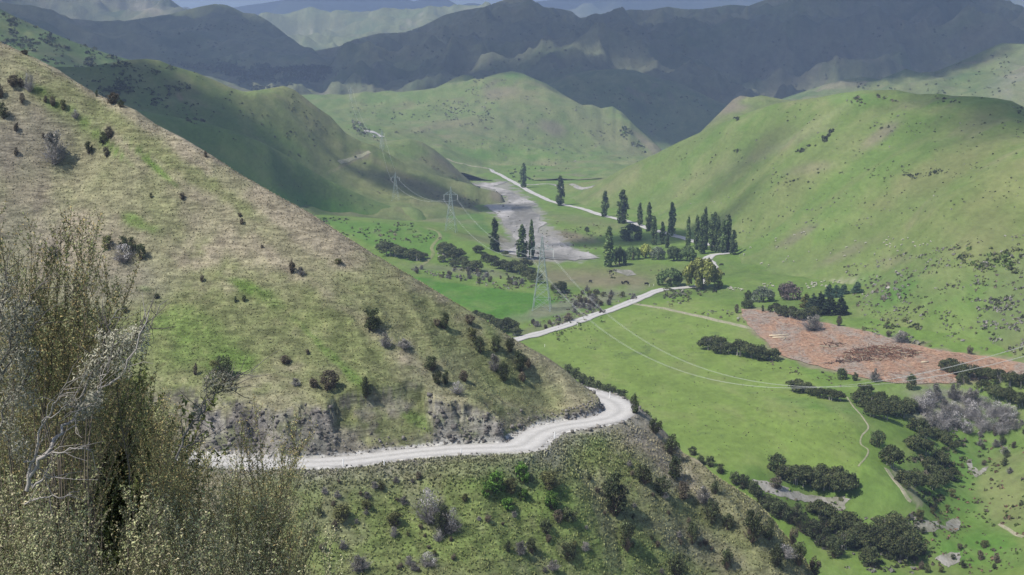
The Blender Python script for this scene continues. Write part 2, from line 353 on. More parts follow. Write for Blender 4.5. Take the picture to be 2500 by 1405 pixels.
# ---------------------------------------------------------------- valley floor
vz = [(1500, 850, 0), (1700, 800, 1), (1900, 950, 0), (1600, 1000, 0), (1900, 1100, -1), (1800, 1180, -2), (2060, 1120, -1), (2100, 950, 1), (1350, 900, 0), (1450, 960, 0),
      (1850, 760, 3), (2200, 850, 4), (2400, 900, 4), (2050, 880, 2), (2150, 1030, 0), (2290, 940, 2), (2400, 950, 1), (2500, 950, 0),
      (2130, 1130, -1.5), (2200, 1190, -4), (2230, 1100, -5), (2300, 1060, -8), (2380, 1060, -9), (2470, 1050, -9), (2400, 1110, -13), (2340, 1180, -14), (2310, 1270, -15), (2250, 1390, -17),
      (2500, 1120, -7), (2500, 1250, -10), (2600, 1100, 0), (2600, 1300, -2), (2400, 1300, -14), (2450, 1380, -14), (2080, 1290, -13), (2000, 1230, -9), (1900, 1210, -5), (2150, 1400, -16), (2700, 1000, 8),
      (2700, 900, 12), (1800, 1300, -12), (1700, 1400, -12), (2600, 1600, -14),
      (1150, 720, 2), (1250, 765, 1), (1050, 700, 3), (1250, 830, 0), (780, 527, 14), (900, 537, 13), (1000, 545, 12), (1100, 562, 11), (1200, 605, 7), (1300, 680, 1.5), (850, 600, 9), (950, 640, 6), (1100, 655, 4), (1200, 668, 2),
      (900, 505, 3), (800, 490, 4), (1000, 533, 1), (1100, 530, 1), (1200, 560, 0), (1250, 600, -1), (1250, 470, -2), (1250, 520, -2), (1300, 600, -2.4), (1400, 625, -2.2), (1200, 510, -1), (1180, 480, -1),
      (1450, 560, 0), (1600, 640, 0), (1700, 600, 1), (1300, 430, 1), (1200, 420, 2), (1500, 440, 2), (1400, 480, .5), (1550, 520, 1.5), (1800, 640, 1), (1950, 700, 2), (1350, 680, -1), (1500, 700, 0), (1650, 690, 0),
      (1400, 780, 0), (1550, 760, .5), (600, 480, 5), (1400, 400, 3), (1150, 398, 4), (1600, 420, 3), (500, 700, 8), (700, 620, 12)]
vraw = [PZ(*q) for q in vz] + [(0, 1900, 2), (300, 1900, 5), (-400, 1500, 5), (-500, 900, 15), (-300, 500, 12), (-100, 330, 0), (0, 300, -8)]
vrows = geo(236, 1750, 340)
sheet('valley', [], -.42, .50, 520, vrows, None, raw=vraw, nz=[('f', 60, .8, 41), ('f', 14, .30, 42), ('f', 4, .10, 43)])
U, V = uvof('valley'); X, YY = SHEET['valley']['X'], SHEET['valley']['YY']
nA = fbm(X / 60., YY / 60., 51, 5); nB = fbm(X / 11., YY / 11., 52, 4); nC = fbm(X / 3., YY / 3., 53, 3)
C = np.zeros(U.shape + (3,)) + np.array((.112, .180, .036))
C = lay(C, sstep(0, .6, nA), (.145, .182, .052), .6)
C = lay(C, sstep(.15, .5, fbm(X / 28., YY / 60., 57, 4)), (.095, .145, .038), .55)
def polym(U, V, poly, soft=6., nzk=8., seed=3):
    P = np.array(poly, float); inside = np.zeros(U.shape, bool); j = len(P) - 1
    Un = U + nzk * fbm(X / 9., YY / 9., 61 + seed, 4); Vn = V + nzk * .5 * fbm(X / 9., YY / 9., 71 + seed, 4)
    for i in range(len(P)):
        a = (P[i, 1] > Vn) != (P[j, 1] > Vn)
        xx = (P[j, 0] - P[i, 0]) * (Vn - P[i, 1]) / (P[j, 1] - P[i, 1] + 1e-9) + P[i, 0]
        inside ^= a & (Un < xx); j = i
    d = seg_d(Un, Vn, list(map(tuple, P)) + [tuple(P[0])]); return np.where(inside, sstep(0, soft, d), 0)
C = lay(C, polym(U, V, [(985, 670), (1120, 690), (1330, 720), (1500, 735), (1440, 760), (1300, 785), (1240, 790), (1100, 740)], 5), (.060, .150, .018), .95)
C = lay(C, polym(U, V, [(760, 530), (1000, 545), (1110, 570), (1090, 600), (1000, 650), (900, 600)], 8), (.080, .165, .028), .8)
C = lay(C, polym(U, V, [(640, 440), (1000, 495), (1180, 520), (1210, 580), (1100, 545), (760, 520)], 8), (.075, .150, .030), .8)
C = lay(C, blob(U, V, 1000, 530, 160, 8, 5), (.17, .14, .10), .5); C = lay(C, blob(U, V, 1180, 585, 70, 8, 10), (.17, .14, .10), .4)
C = lay(C, polym(U, V, [(1270, 790), (1430, 790), (1560, 740), (1700, 720), (1850, 770), (1900, 860), (2000, 930), (2060, 1000), (2110, 1080), (2100, 1180), (1900, 1200), (1700, 1120), (1500, 950), (1350, 880)], 12), (.142, .205, .046), .9)
C = lay(C, blob(U, V, 1950, 1175, 220, 22, 8), (.085, .165, .03), .7); C = lay(C, blob(U, V, 2000, 990, 110, 12, 8), (.085, .165, .03), .7)
C = lay(C, blob(U, V, 1450, 680, 170, 22, 3), (.165, .135, .095), .75); C = lay(C, blob(U, V, 1560, 660, 160, 16, 0), (.12, .15, .05), .6)
C = lay(C, blob(U, V, 1385, 578, 70, 12, 8), (.15, .115, .09), .8); C = lay(C, blob(U, V, 1430, 540, 120, 12, 8), (.13, .14, .07), .5)
C = lay(C, blob(U, V, 1290, 625, 60, 16, 8), (.16, .13, .10), .7); C = lay(C, blob(U, V, 1230, 597, 30, 14, 50), (.13, .11, .09), .8)
C = lay(C, blob(U, V, 1400, 745, 160, 16, -14), (.17, .165, .12), .75); C = lay(C, blob(U, V, 1130, 660, 150, 10, 5), (.14, .145, .09), .6)
C = lay(C, blob(U, V, 1330, 800, 120, 12, -18), (.155, .165, .09), .6)
for q in [(2330, 985, 130, 26, 12), (2440, 1010, 90, 35, 20), (2250, 1010, 60, 30, 30)]: C = lay(C, blob(U, V, *q), (.20, .185, .155), .6)
C = lay(C, blob(U, V, 2380, 1180, 160, 130, 0), (.085, .160, .035), .8); C = lay(C, blob(U, V, 2470, 1200, 80, 90, 0), (.16, .18, .07), .8)
C = lay(C, blob(U, V, 2400, 1340, 130, 40, 5), (.075, .165, .028), .8); C = lay(C, blob(U, V, 2180, 1250, 120, 60, 20), (.10, .16, .04), .7)
BEDP = [(1140, 446), (1245, 440), (1262, 462), (1310, 490), (1330, 520), (1350, 550), (1375, 580), (1420, 605), (1475, 632), (1400, 645), (1300, 640), (1205, 620), (1240, 585), (1205, 535), (1175, 503), (1225, 488), (1165, 460)]
C = lay(C, polym(U, V, BEDP, 7, 26., 9), (.235, .225, .205), .85)
SLP = [(1795, 750), (1874, 752), (2014, 780), (2133, 806), (2284, 846), (2428, 868), (2560, 890), (2560, 940), (2374, 938), (2248, 946), (2104, 932), (1978, 900), (1890, 870), (1820, 800)]
C = lay(C, polym(U, V, SLP, 7, 22., 12), (.21, .175, .125), .8)
C = lay(C, seg_d(U, V, [(2185, 1150), (2215, 1185), (2245, 1230)]) < 9, (.26, .23, .17), .6)
C = C * (1 + .20 * nC[..., None] + .14 * nB[..., None])
C = lay(C, sstep(.42, .6, nB + .4 * nC) * sstep(0, .4, nA + .2), (.05, .075, .03), .5)
M_VAL = pasture_mat('valley_pasture', 1.4, 14., .35, .4, 0, .13)
emit('valley', M_VAL, np.clip(C, .01, .9), 'valley_floor')

# ---------------------------------------------------------------- the hills
def hill(name, obj, mat, base, patches=(), var=.16, scale=60, mott=None, **kw):
    sheet(name, **kw); U, V = uvof(name); X, YY = SHEET[name]['X'], SHEET[name]['YY']
    a = fbm(X / scale, YY / scale, 77, 5); b = fbm(X / (scale / 6), YY / (scale / 6), 78, 4)
    C = np.zeros(U.shape + (3,)) + np.array(base)
    C = lay(C, sstep(0, .55, a + .25 * b), (.155, .172, .066), .7); C = lay(C, sstep(.1, .6, -a + .2 * b), (.085, .140, .035), .5)
    for (u, v, ru, rv, an, col, k) in patches: C = lay(C, blob(U, V, u, v, ru, rv, an, .6, int(u) % 11), col, k)
    if mott:
        rg = ridged(X / (scale * 1.1) + .6 * a, YY / (scale * .8), 88, 4); C = lay(C, sstep(-.25, .5, rg + .4 * b), mott[0], .7 if mott is not HM else .34); C = lay(C, sstep(.1, .6, -rg + .5 * b), mott[1], .75 if mott is not HM else .4); C = lay(C, sstep(.35, .6, fbm(X / 45., YY / 45., 66, 4)), mott[2], .6 if mott is not HM else .35)
    C = C * (1 + var * b[..., None]); emit(name, mat, np.clip(C, .01, .9), obj)
HM = ((.150, .150, .068), (.092, .140, .038), (.175, .155, .095))
MT = ((.125, .130, .080), (.045, .065, .036), (.135, .125, .09))  # ridge and gully growth tones; also stand in for relief lost under cloud
M_HILL = pasture_mat('hill_pasture', 2.5, 22., .45, .8, 0, .16)
M_FAR = pasture_mat('mountain_pasture', 14., 90., .6, 6., 0, .20)
R_sil = [(1450, 452, 1385), (1520, 415, 1335), (1600, 378, 1290), (1660, 346, 1245), (1722, 318, 1190), (1765, 298, 1150), (1800, 286, 1120), (1850, 267, 1085), (1900, 252, 1060), (1950, 244, 1040), (2000, 238, 1020),
         (2050, 228, 1000), (2110, 221, 975), (2190, 220, 945), (2240, 231, 925), (2290, 229, 900), (2330, 235, 880), (2380, 236, 850), (2430, 240, 825), (2470, 247, 805), (2500, 262, 790), (2700, 300, 730), (2900, 330, 700)]
Rz = [(1400, 480, .3), (1500, 505, 1.2), (1600, 530, 1), (1700, 572, 1), (1800, 625, .5), (1900, 680, 1.5), (2100, 735, 3), (2300, 830, 4), (2500, 880, 6), (1400, 600, -14), (1300, 560, -14), (1500, 560, -3), (1700, 700, -4), (2000, 800, -6), (2300, 950, -8), (2700, 900, 14)]
R_ctrl = [(1700, 450, 1042), (1600, 460, 1120), (1900, 450, 873), (2100, 450, 779), (2300, 500, 656), (2450, 400, 677), (1850, 380, 980), (2050, 340, 880), (2250, 330, 810), (2400, 650, 560), (2200, 620, 655), (2000, 600, 750), (1850, 560, 850), (2700, 500, 570)]
hill('right', 'hill', M_HILL, (.112, .175, .042),
     [(1900, 360, 130, 10, -22, PURP, .45), (1985, 410, 60, 12, -10, PURP, .45), (2150, 330, 60, 14, -35, PURP, .7), (1950, 575, 55, 10, -30, PURP, .65), (2130, 500, 60, 12, 0, OLIVE, .6), (2060, 620, 80, 10, -25, PURP, .5),
      (2180, 640, 50, 14, -10, PURP, .4), (2000, 300, 160, 8, -32, (.19, .23, .10), .7), (1780, 400, 200, 20, -28, (.15, .17, .07), .6), (2300, 420, 160, 40, -20, (.14, .15, .06), .6), (2080, 240, 60, 14, 0, (.10, .19, .04), .8),
      (2050, 690, 60, 6, -8, PALE, .6), (2250, 700, 160, 50, 0, (.07, .155, .03), .7), (1850, 660, 120, 40, 0, (.08, .16, .03), .6), (2430, 560, 120, 60, -20, (.14, .16, .06), .6), (2480, 750, 80, 120, 0, (.12, .14, .07), .5), (1800, 520, 160, 30, -15, (.10, .165, .04), .5)],
     mott=HM, ctrl=R_ctrl, s0=.04, s1=.60, ns=380, rows=np.concatenate([np.arange(390, 900, 5.), np.arange(900, 1300, 7.)]), sil=R_sil, back=.5, backd=90, raw=[PZ(*q) for q in Rz] + [(150, 410, -22), (200, 400, -20), (280, 400, -14)],
     nz=[('r', 170, 5.5, 81), ('r', 60, 2.2, 84), ('f', 40, 1.6, 82), ('f', 11, .5, 83)], corr_w=170)
hill('knob', 'hill', M_HILL, (.12, .15, .055), [(1790, 250, 60, 12, -40, PURP, .8), (1800, 262, 30, 10, -10, PURP, .7), (1850, 250, 40, 8, 0, (.12, .17, .05), .5)],
     ctrl=[(1700, 345, 1230), (1800, 290, 1250), (1650, 380, 1240), (1950, 300, 1260)], s0=.12, s1=.25, ns=120, rows=np.arange(1220, 1500, 5.), back=.5, backd=60,
     sil=[(1650, 372, 1330), (1690, 345, 1330), (1725, 308, 1330), (1765, 268, 1330), (1790, 243, 1330), (1808, 234, 1330), (1835, 238, 1330), (1860, 233, 1330), (1900, 241, 1330), (1960, 252, 1330)], nz=[('r', 40, 3, 85), ('f', 12, .8, 86)], corr_w=70)
D_sil = [(600, 262, 2260), (770, 250, 2260), (830, 244, 2250), (941, 244, 2250), (1011, 232, 2220), (1065, 215, 2180), (1085, 205, 2170), (1109, 191, 2150), (1132, 183, 2140), (1153, 186, 2130), (1166, 195, 2120), (1183, 190, 2110), (1216, 180, 2100),
         (1250, 174, 2085), (1277, 180, 2080), (1300, 191, 2080), (1334, 205, 2080), (1381, 235, 2070), (1421, 257, 2040), (1445, 256, 2010), (1468, 265, 2000), (1495, 260, 1990), (1519, 275, 1970), (1552, 309, 1940), (1586, 339, 1900), (1620, 370, 1860), (1700, 420, 1800)]
hill('dome', 'hill', M_HILL, (.112, .170, .048),
     [(1225, 228, 40, 13, -8, PURP, .85), (1200, 205, 30, 8, -30, PURP, .5), (1345, 310, 34, 16, 25, PURP, .75), (1250, 250, 60, 30, 10, (.17, .165, .08), .6), (1180, 300, 120, 40, 0, (.10, .12, .07), .5), (1250, 185, 40, 8, 0, (.09, .19, .04), .7),
      (1480, 320, 130, 40, 40, (.15, .15, .08), .6), (1420, 440, 30, 12, 20, PURP, .7), (1000, 280, 200, 12, 0, (.09, .17, .035), .5), (1590, 360, 45, 8, 40, PURP, .7), (1250, 380, 150, 14, 0, (.09, .18, .03), .7), (1500, 420, 120, 14, 0, (.10, .17, .04), .6), (1060, 310, 80, 10, -10, (.19, .17, .10), .6), (1320, 250, 60, 20, 30, (.16, .16, .08), .5)],
     mott=HM, ctrl=[(1250, 300, 1865), (1250, 230, 1980), (900, 300, 1900), (1000, 320, 1800), (900, 330, 1650), (1000, 390, 1500), (1100, 400, 1600), (1200, 412, 1640), (1400, 350, 1850), (1500, 330, 1880), (1400, 420, 1560), (1500, 400, 1650), (1600, 400, 1700), (1100, 290, 1930), (800, 350, 1500), (1150, 350, 1750)],
     s0=-.24, s1=.17, ns=330, rows=np.arange(1440, 2330, 7.), sil=D_sil, back=.35, backd=100, raw=[PZ(1300, 450, -1), PZ(1500, 450, 0), PZ(1150, 440, -3), PZ(1650, 450, -1), (-350, 1450, 40)],
     nz=[('r', 200, 9, 91), ('r', 75, 4, 94), ('f', 40, 2.4, 92), ('f', 14, .9, 93)], corr_w=200)
hill('spur', 'hill', M_HILL, (.12, .155, .055), [(1070, 385, 60, 10, 40, PURP, .7), (1000, 370, 50, 20, 0, (.095, .17, .04), .8), (1080, 410, 60, 12, 25, (.17, .15, .09), .6)],
     mott=HM, ctrl=[(1000, 400, 1290), (1080, 430, 1330), (940, 400, 1270), (850, 360, 1290), (1150, 460, 1380)], s0=-.20, s1=.02, ns=180, rows=np.arange(1220, 1600, 4.), back=.3, backd=70,
     sil=[(800, 350, 1370), (900, 352, 1370), (950, 345, 1375), (998, 339, 1380), (1030, 347, 1385), (1060, 365, 1390), (1092, 391, 1400), (1120, 418, 1405), (1152, 447, 1410), (1180, 470, 1410)], nz=[('r', 70, 2.5, 95), ('f', 20, .9, 96)], corr_w=90)
E_sil = [(-200, 170, 1000), (0, 172, 1010), (151, 163, 1050), (208, 165, 1060), (302, 148, 1090), (356, 144, 1100), (390, 148, 1110), (417, 160, 1120), (480, 178, 1140), (538, 202, 1170), (571, 220, 1190), (598, 230, 1200), (622, 222, 1200), (665, 215, 1190), (692, 210, 1180), (716, 218, 1180),
         (739, 235, 1180), (773, 262, 1190), (806, 284, 1200), (843, 325, 1200), (881, 346, 1200), (911, 355, 1200), (941, 371, 1195), (966, 387, 1190), (993, 403, 1185), (1020, 416, 1185), (1060, 428, 1185), (1100, 438, 1185), (1150, 450, 1185), (1176, 461, 1188), (1201, 465, 1190), (1222, 474, 1190), (1237, 500, 1190), (1262, 530, 1190)]
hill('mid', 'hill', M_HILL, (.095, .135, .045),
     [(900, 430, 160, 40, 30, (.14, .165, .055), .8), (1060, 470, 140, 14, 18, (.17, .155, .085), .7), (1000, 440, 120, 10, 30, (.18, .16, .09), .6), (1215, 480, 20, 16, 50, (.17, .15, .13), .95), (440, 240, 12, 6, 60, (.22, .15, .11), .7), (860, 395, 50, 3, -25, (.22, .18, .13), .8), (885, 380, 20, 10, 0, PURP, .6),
      (600, 225, 60, 10, 0, (.14, .20, .06), .8), (780, 300, 80, 60, 45, (.13, .145, .06), .6), (560, 320, 180, 30, 10, (.09, .15, .035), .6)],  # the saddle crest's strip of sunlight is put into its colour
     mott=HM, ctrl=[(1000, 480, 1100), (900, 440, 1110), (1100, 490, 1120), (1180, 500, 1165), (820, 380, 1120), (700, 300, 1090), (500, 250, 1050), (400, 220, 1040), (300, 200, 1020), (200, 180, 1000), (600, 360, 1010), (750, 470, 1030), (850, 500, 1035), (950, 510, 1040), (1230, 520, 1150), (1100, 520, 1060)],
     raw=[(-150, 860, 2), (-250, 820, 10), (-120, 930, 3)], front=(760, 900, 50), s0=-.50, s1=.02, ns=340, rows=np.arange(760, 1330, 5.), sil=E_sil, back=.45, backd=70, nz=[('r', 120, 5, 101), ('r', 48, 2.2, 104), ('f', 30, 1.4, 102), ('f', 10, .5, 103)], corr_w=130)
hill('apron', 'hill', M_HILL, (.085, .145, .035), [(700, 430, 200, 60, 30, (.10, .15, .045), .6), (750, 500, 160, 24, 10, (.07, .165, .025), .9)],
     ctrl=[(700, 500, 900), (760, 522, 960), (600, 480, 860), (500, 400, 840), (400, 350, 820), (850, 520, 990), (950, 520, 1020), (300, 320, 820)], s0=-.50, s1=-.06, ns=220, rows=np.arange(690, 1140, 6.),
     sil=[(-200, 240, 860), (200, 258, 870), (300, 264, 880), (340, 270, 885), (400, 281, 890), (500, 300, 900), (560, 318, 915), (650, 352, 950), (720, 392, 975), (800, 440, 1005), (900, 484, 1030), (960, 506, 1040)], back=.35, backd=60,
     raw=[(-130, 850, 2), (-100, 780, -18), (-60, 880, -10), (-40, 970, -3), (-200, 740, 5), (-400, 720, 10), (-90, 850, -8), (-20, 1000, -4)], nz=[('f', 60, 2, 105), ('f', 15, .4, 106)], corr_w=110)
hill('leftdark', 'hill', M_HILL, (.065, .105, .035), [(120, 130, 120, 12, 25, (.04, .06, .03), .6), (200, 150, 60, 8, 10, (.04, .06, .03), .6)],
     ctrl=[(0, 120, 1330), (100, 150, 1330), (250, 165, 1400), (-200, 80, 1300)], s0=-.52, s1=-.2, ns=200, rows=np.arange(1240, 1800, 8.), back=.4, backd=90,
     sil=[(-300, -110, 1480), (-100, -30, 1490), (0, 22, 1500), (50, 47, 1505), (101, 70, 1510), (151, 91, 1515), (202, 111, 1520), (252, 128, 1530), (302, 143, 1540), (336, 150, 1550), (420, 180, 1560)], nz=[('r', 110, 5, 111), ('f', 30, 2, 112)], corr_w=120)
hill('behind', 'hill', M_HILL, (.085, .125, .045), [(1690, 215, 50, 8, 10, PURP, .5), (1600, 210, 12, 5, 0, PURP, .7), (1640, 240, 18, 6, 60, PURP, .6), (1640, 330, 120, 40, 0, (.10, .17, .05), .6)],
     ctrl=[(1500, 260, 2200), (1600, 330, 2150), (1700, 330, 2180), (1400, 230, 2230), (1750, 300, 2200), (1650, 400, 2000), (1850, 320, 2150)], s0=-.03, s1=.25, ns=200, rows=np.arange(1900, 2600, 9.), back=.35, backd=110,
     sil=[(1250, 215, 2430), (1330, 200, 2420), (1380, 184, 2400), (1440, 172, 2400), (1500, 169, 2400), (1550, 172, 2400), (1600, 190, 2400), (1650, 200, 2400), (1700, 222, 2400), (1745, 245, 2390), (1790, 262, 2380), (1900, 290, 2350)], mott=((.12, .15, .06), (.06, .085, .035), (.15, .13, .09)), nz=[('r', 150, 9, 115), ('r', 60, 4, 117), ('f', 30, 2, 116)], corr_w=170)
hill('farright', 'hill', M_HILL, (.085, .130, .050), [(2440, 130, 60, 8, -35, PURP, .5), (2460, 210, 80, 40, -40, (.15, .18, .10), .8), (2095, 178, 40, 14, 0, (.17, .18, .10), .8), (2320, 180, 120, 10, -20, (.16, .13, .10), .4), (2490, 200, 60, 60, 0, (.20, .19, .16), .6)],  # sunlight on the small knoll is painted in as a paler patch
     ctrl=[(2000, 240, 1780), (2200, 240, 1720), (2400, 240, 1640), (2500, 250, 1600), (2300, 210, 1760), (2450, 170, 1780), (2650, 200, 1650)], s0=.2, s1=.52, ns=230, rows=np.arange(1500, 2150, 9.), back=.4, backd=110,
     sil=[(1850, 262, 1900), (1932, 234, 1900), (2030, 202, 1900), (2077, 192, 1900), (2105, 188, 1900), (2147, 194, 1900), (2198, 175, 1900), (2211, 168, 1900), (2245, 178, 1900), (2285, 175, 1900), (2332, 155, 1900), (2366, 141, 1900), (2416, 118, 1900), (2446, 106, 1900), (2500, 108, 1900), (2700, 80, 1880), (2850, 90, 1850)],
     mott=((.125, .15, .065), (.06, .085, .04), (.17, .145, .11)), nz=[('r', 140, 16, 121), ('r', 60, 5, 123), ('f', 30, 2.5, 122)], corr_w=180)
FB = (.105, .115, .070); MT = ((.125, .130, .080), (.045, .065, .036), (.135, .125, .09))

hill('range', 'mountain', M_FAR, FB, [(1500, 60, 100, 20, 20, (.14, .11, .09), .5), (1000, 190, 250, 40, 0, (.075, .11, .045), .7), (2050, 110, 300, 60, -20, (.13, .11, .09), .5), (2390, 90, 80, 25, -20, (.18, .14, .11), .8), (2470, 95, 14, 8, 0, PALE, .8), (1400, 200, 400, 30, 0, (.07, .11, .045), .6)],
     scale=160, ctrl=[(1000, 220, 2700), (800, 200, 2800), (1300, 180, 2750), (1600, 190, 2700), (1900, 230, 2600), (2200, 200, 2600), (2500, 170, 2600), (1290, 90, 3350), (1600, 100, 3250), (1000, 150, 3150), (2100, 100, 3200), (2700, 100, 2700)],
     s0=-.20, s1=.52, ns=460, rows=geo(2080, 4300, 150), front=(2080, 2550, 160), back=.3, backd=250, raw=[(x_, 2120, 5) for x_ in (-500, -200, 0, 200, 450, 700, 1000)], mott=MT, nz=[('r', 520, 75, 131), ('r', 230, 60, 134), ('r', 110, 26, 132), ('r', 50, 10, 133)], corr_w=700,
     sil=[(640, 180, 3250), (700, 152, 3350), (753, 128, 3450), (830, 113, 3500), (864, 97, 3520), (924, 82, 3550), (985, 80, 3600), (1032, 64, 3650), (1085, 37, 3700), (1132, 25, 3750), (1180, 18, 3800), (1216, 5, 3800), (1255, -8, 3800), (1290, -6, 3800), (1327, 18, 3800), (1351, 20, 3800), (1395, 28, 3800), (1415, 45, 3800),
          (1435, 42, 3800), (1502, 34, 3800), (1536, 24, 3800), (1586, 25, 3800), (1630, 17, 3800), (1670, 23, 3800), (1710, 23, 3800), (1784, 12, 3800), (1828, 15, 3800), (1900, -12, 3850), (2000, -30, 3900), (2200, -50, 3900), (2320, -15, 3900), (2400, 20, 3850), (2500, 40, 3800), (2800, 20, 3700)])
hill('farleft', 'mountain', M_FAR, (.085, .105, .060), [(500, 100, 200, 40, 0, (.07, .10, .05), .5)],
     scale=160, ctrl=[(350, 180, 2600), (500, 200, 2700), (650, 180, 2800), (200, 130, 2600), (500, 120, 3000), (650, 110, 3150), (300, 90, 2900)], s0=-.46, s1=-.12, ns=240, rows=geo(2300, 3900, 100), back=.35, backd=220, mott=MT, nz=[('r', 380, 40, 141), ('r', 170, 26, 143), ('f', 70, 7, 142)], corr_w=500,
     sil=[(-100, 60, 3300), (100, 70, 3300), (250, 60, 3300), (350, 45, 3350), (410, 36, 3400), (454, 25, 3450), (487, 17, 3450), (524, 10, 3450), (551, 12, 3450), (571, 20, 3450), (595, 32, 3450), (622, 34, 3450), (648, 47, 3450), (672, 64, 3450), (706, 91, 3450), (732, 111, 3450), (751, 126, 3450), (773, 150, 3450), (850, 200, 3450)])
hill('farleftb', 'mountain', M_FAR, (.095, .105, .070), [(370, 25, 40, 12, 20, (.28, .25, .20), .7), (300, 15, 80, 8, 10, (.24, .22, .17), .5), (180, 75, 90, 5, 14, (.20, .20, .12), .5)],  # pale patches near the top paint in bits of sunlight
     scale=160, ctrl=[(100, 100, 3600), (300, 100, 3700), (450, 60, 4000)], s0=-.48, s1=-.2, ns=160, rows=geo(3400, 5000, 60), back=.3, backd=250, mott=MT, nz=[('r', 420, 55, 145), ('r', 200, 28, 147), ('f', 90, 12, 146)], corr_w=600,
     sil=[(-200, -60, 4500), (0, -30, 4500), (150, -25, 4500), (250, -18, 4500), (330, -4, 4500), (380, -8, 4500), (416, 0, 4500), (435, 14, 4500), (452, 25, 4500), (520, 40, 4500), (600, 60, 4500)])
hill('farmid', 'mountain', M_FAR, (.13, .165, .085), [(750, 105, 70, 10, 0, (.25, .25, .18), .6), (900, 70, 120, 20, -15, (.16, .21, .09), .7), (820, 70, 100, 18, 0, (.08, .10, .06), .7)],
     scale=260, ctrl=[(700, 130, 4700), (900, 125, 4800), (1100, 60, 5200), (560, 120, 4800), (760, 90, 5200)], s0=-.27, s1=.0, ns=200, rows=geo(4300, 7000, 60), back=.25, backd=350, mott=((.16, .17, .09), (.07, .10, .05), (.3, .28, .22)), nz=[('r', 420, 70, 151), ('r', 200, 34, 153), ('f', 90, 14, 152)], corr_w=900,
     sil=[(500, 60, 6200), (600, 38, 6200), (660, 50, 6200), (720, 48, 6200), (780, 40, 6200), (850, 42, 6200), (900, 35, 6200), (960, 30, 6200), (1040, 25, 6200), (1100, 28, 6200), (1180, 35, 6200), (1250, 60, 6200)])
hill('farthest', 'mountain', M_FAR, (.08, .10, .07), [], scale=300, ctrl=[(600, 80, 8200), (900, 80, 8200), (1150, 80, 8200), (1400, 80, 8000), (1800, 60, 8000)], s0=-.36, s1=.5, ns=330, rows=geo(7200, 11500, 60), back=.25, backd=500,
     mott=MT, nz=[('r', 900, 140, 161), ('r', 420, 60, 163), ('f', 150, 22, 162)], corr_w=1500,
     sil=[(300, 20, 9800), (430, 26, 9800), (480, 24, 9800), (530, 25, 9800), (575, 18, 9800), (605, 13, 9800), (640, 9, 9800), (680, 2, 9800), (740, -8, 9800), (850, -14, 9800), (940, -6, 9800), (998, 0, 9800), (1012, 4, 9800), (1025, 0, 9800), (1060, -6, 9800), (1095, 0, 9800),
          (1122, 15, 9800), (1142, 8, 9800), (1166, 9, 9800), (1190, 17, 9800), (1300, 5, 9800), (1400, -5, 9800), (1500, -12, 9800), (1700, -20, 9800), (2100, -40, 9800), (2700, -30, 9800)])
# ground sheet under everything, out to the horizon
Rr = np.concatenate([[2.], geo(300, 14500, 20)]); th = np.linspace(0, 2 * math.pi, 97)[:-1]
TT, RR = np.meshgrid(th, Rr); XX = RR * np.sin(TT); YYg = RR * np.cos(TT)
Zg = -60 + 0 * RR
i = np.arange(XX.size).reshape(XX.shape); j = np.roll(i, -1, axis=1)
Q = np.stack([i[:-1], j[:-1], j[1:], i[1:]], -1).reshape(-1, 4)
tag(link('ground', mesh_np('ground', np.stack([XX, YYg, Zg], -1).reshape(-1, 3), Q, M_FAR, True, np.zeros((XX.size, 3)) + np.array(FARG))), kind='structure')

# steep backs and undersides never drop below the base ground
# ================================================================== AIR AND CLOUDS
def haze_box():
    m = bpy.data.materials.new('haze_air'); m.use_nodes = True; nt = m.node_tree
    nt.nodes.remove(nt.nodes['Principled BSDF'])
    v = nt.nodes.new('ShaderNodeVolumePrincipled'); v.inputs['Color'].default_value = (.50, .67, 1.0, 1)
    v.inputs['Density'].default_value = HAZE_DENSITY; v.inputs['Anisotropy'].default_value = 0.0
    nt.links.new(v.outputs[0], nt.nodes['Material Output'].inputs['Volume'])
    X0, X1, Y0, Y1, Z0, Z1 = -16000, 16000, -15500, 16500, -64, 1010
    V = [(x, y, z) for z in (Z0, Z1) for y in (Y0, Y1) for x in (X0, X1)]
    Q = [(0, 2, 3, 1), (4, 5, 7, 6), (0, 1, 5, 4), (2, 6, 7, 3), (0, 4, 6, 2), (1, 3, 7, 5)]
    tag(link('haze', mesh_np('haze', V, Q, m)), kind='stuff')
HAZE_DENSITY = 1.55e-4
haze_box()

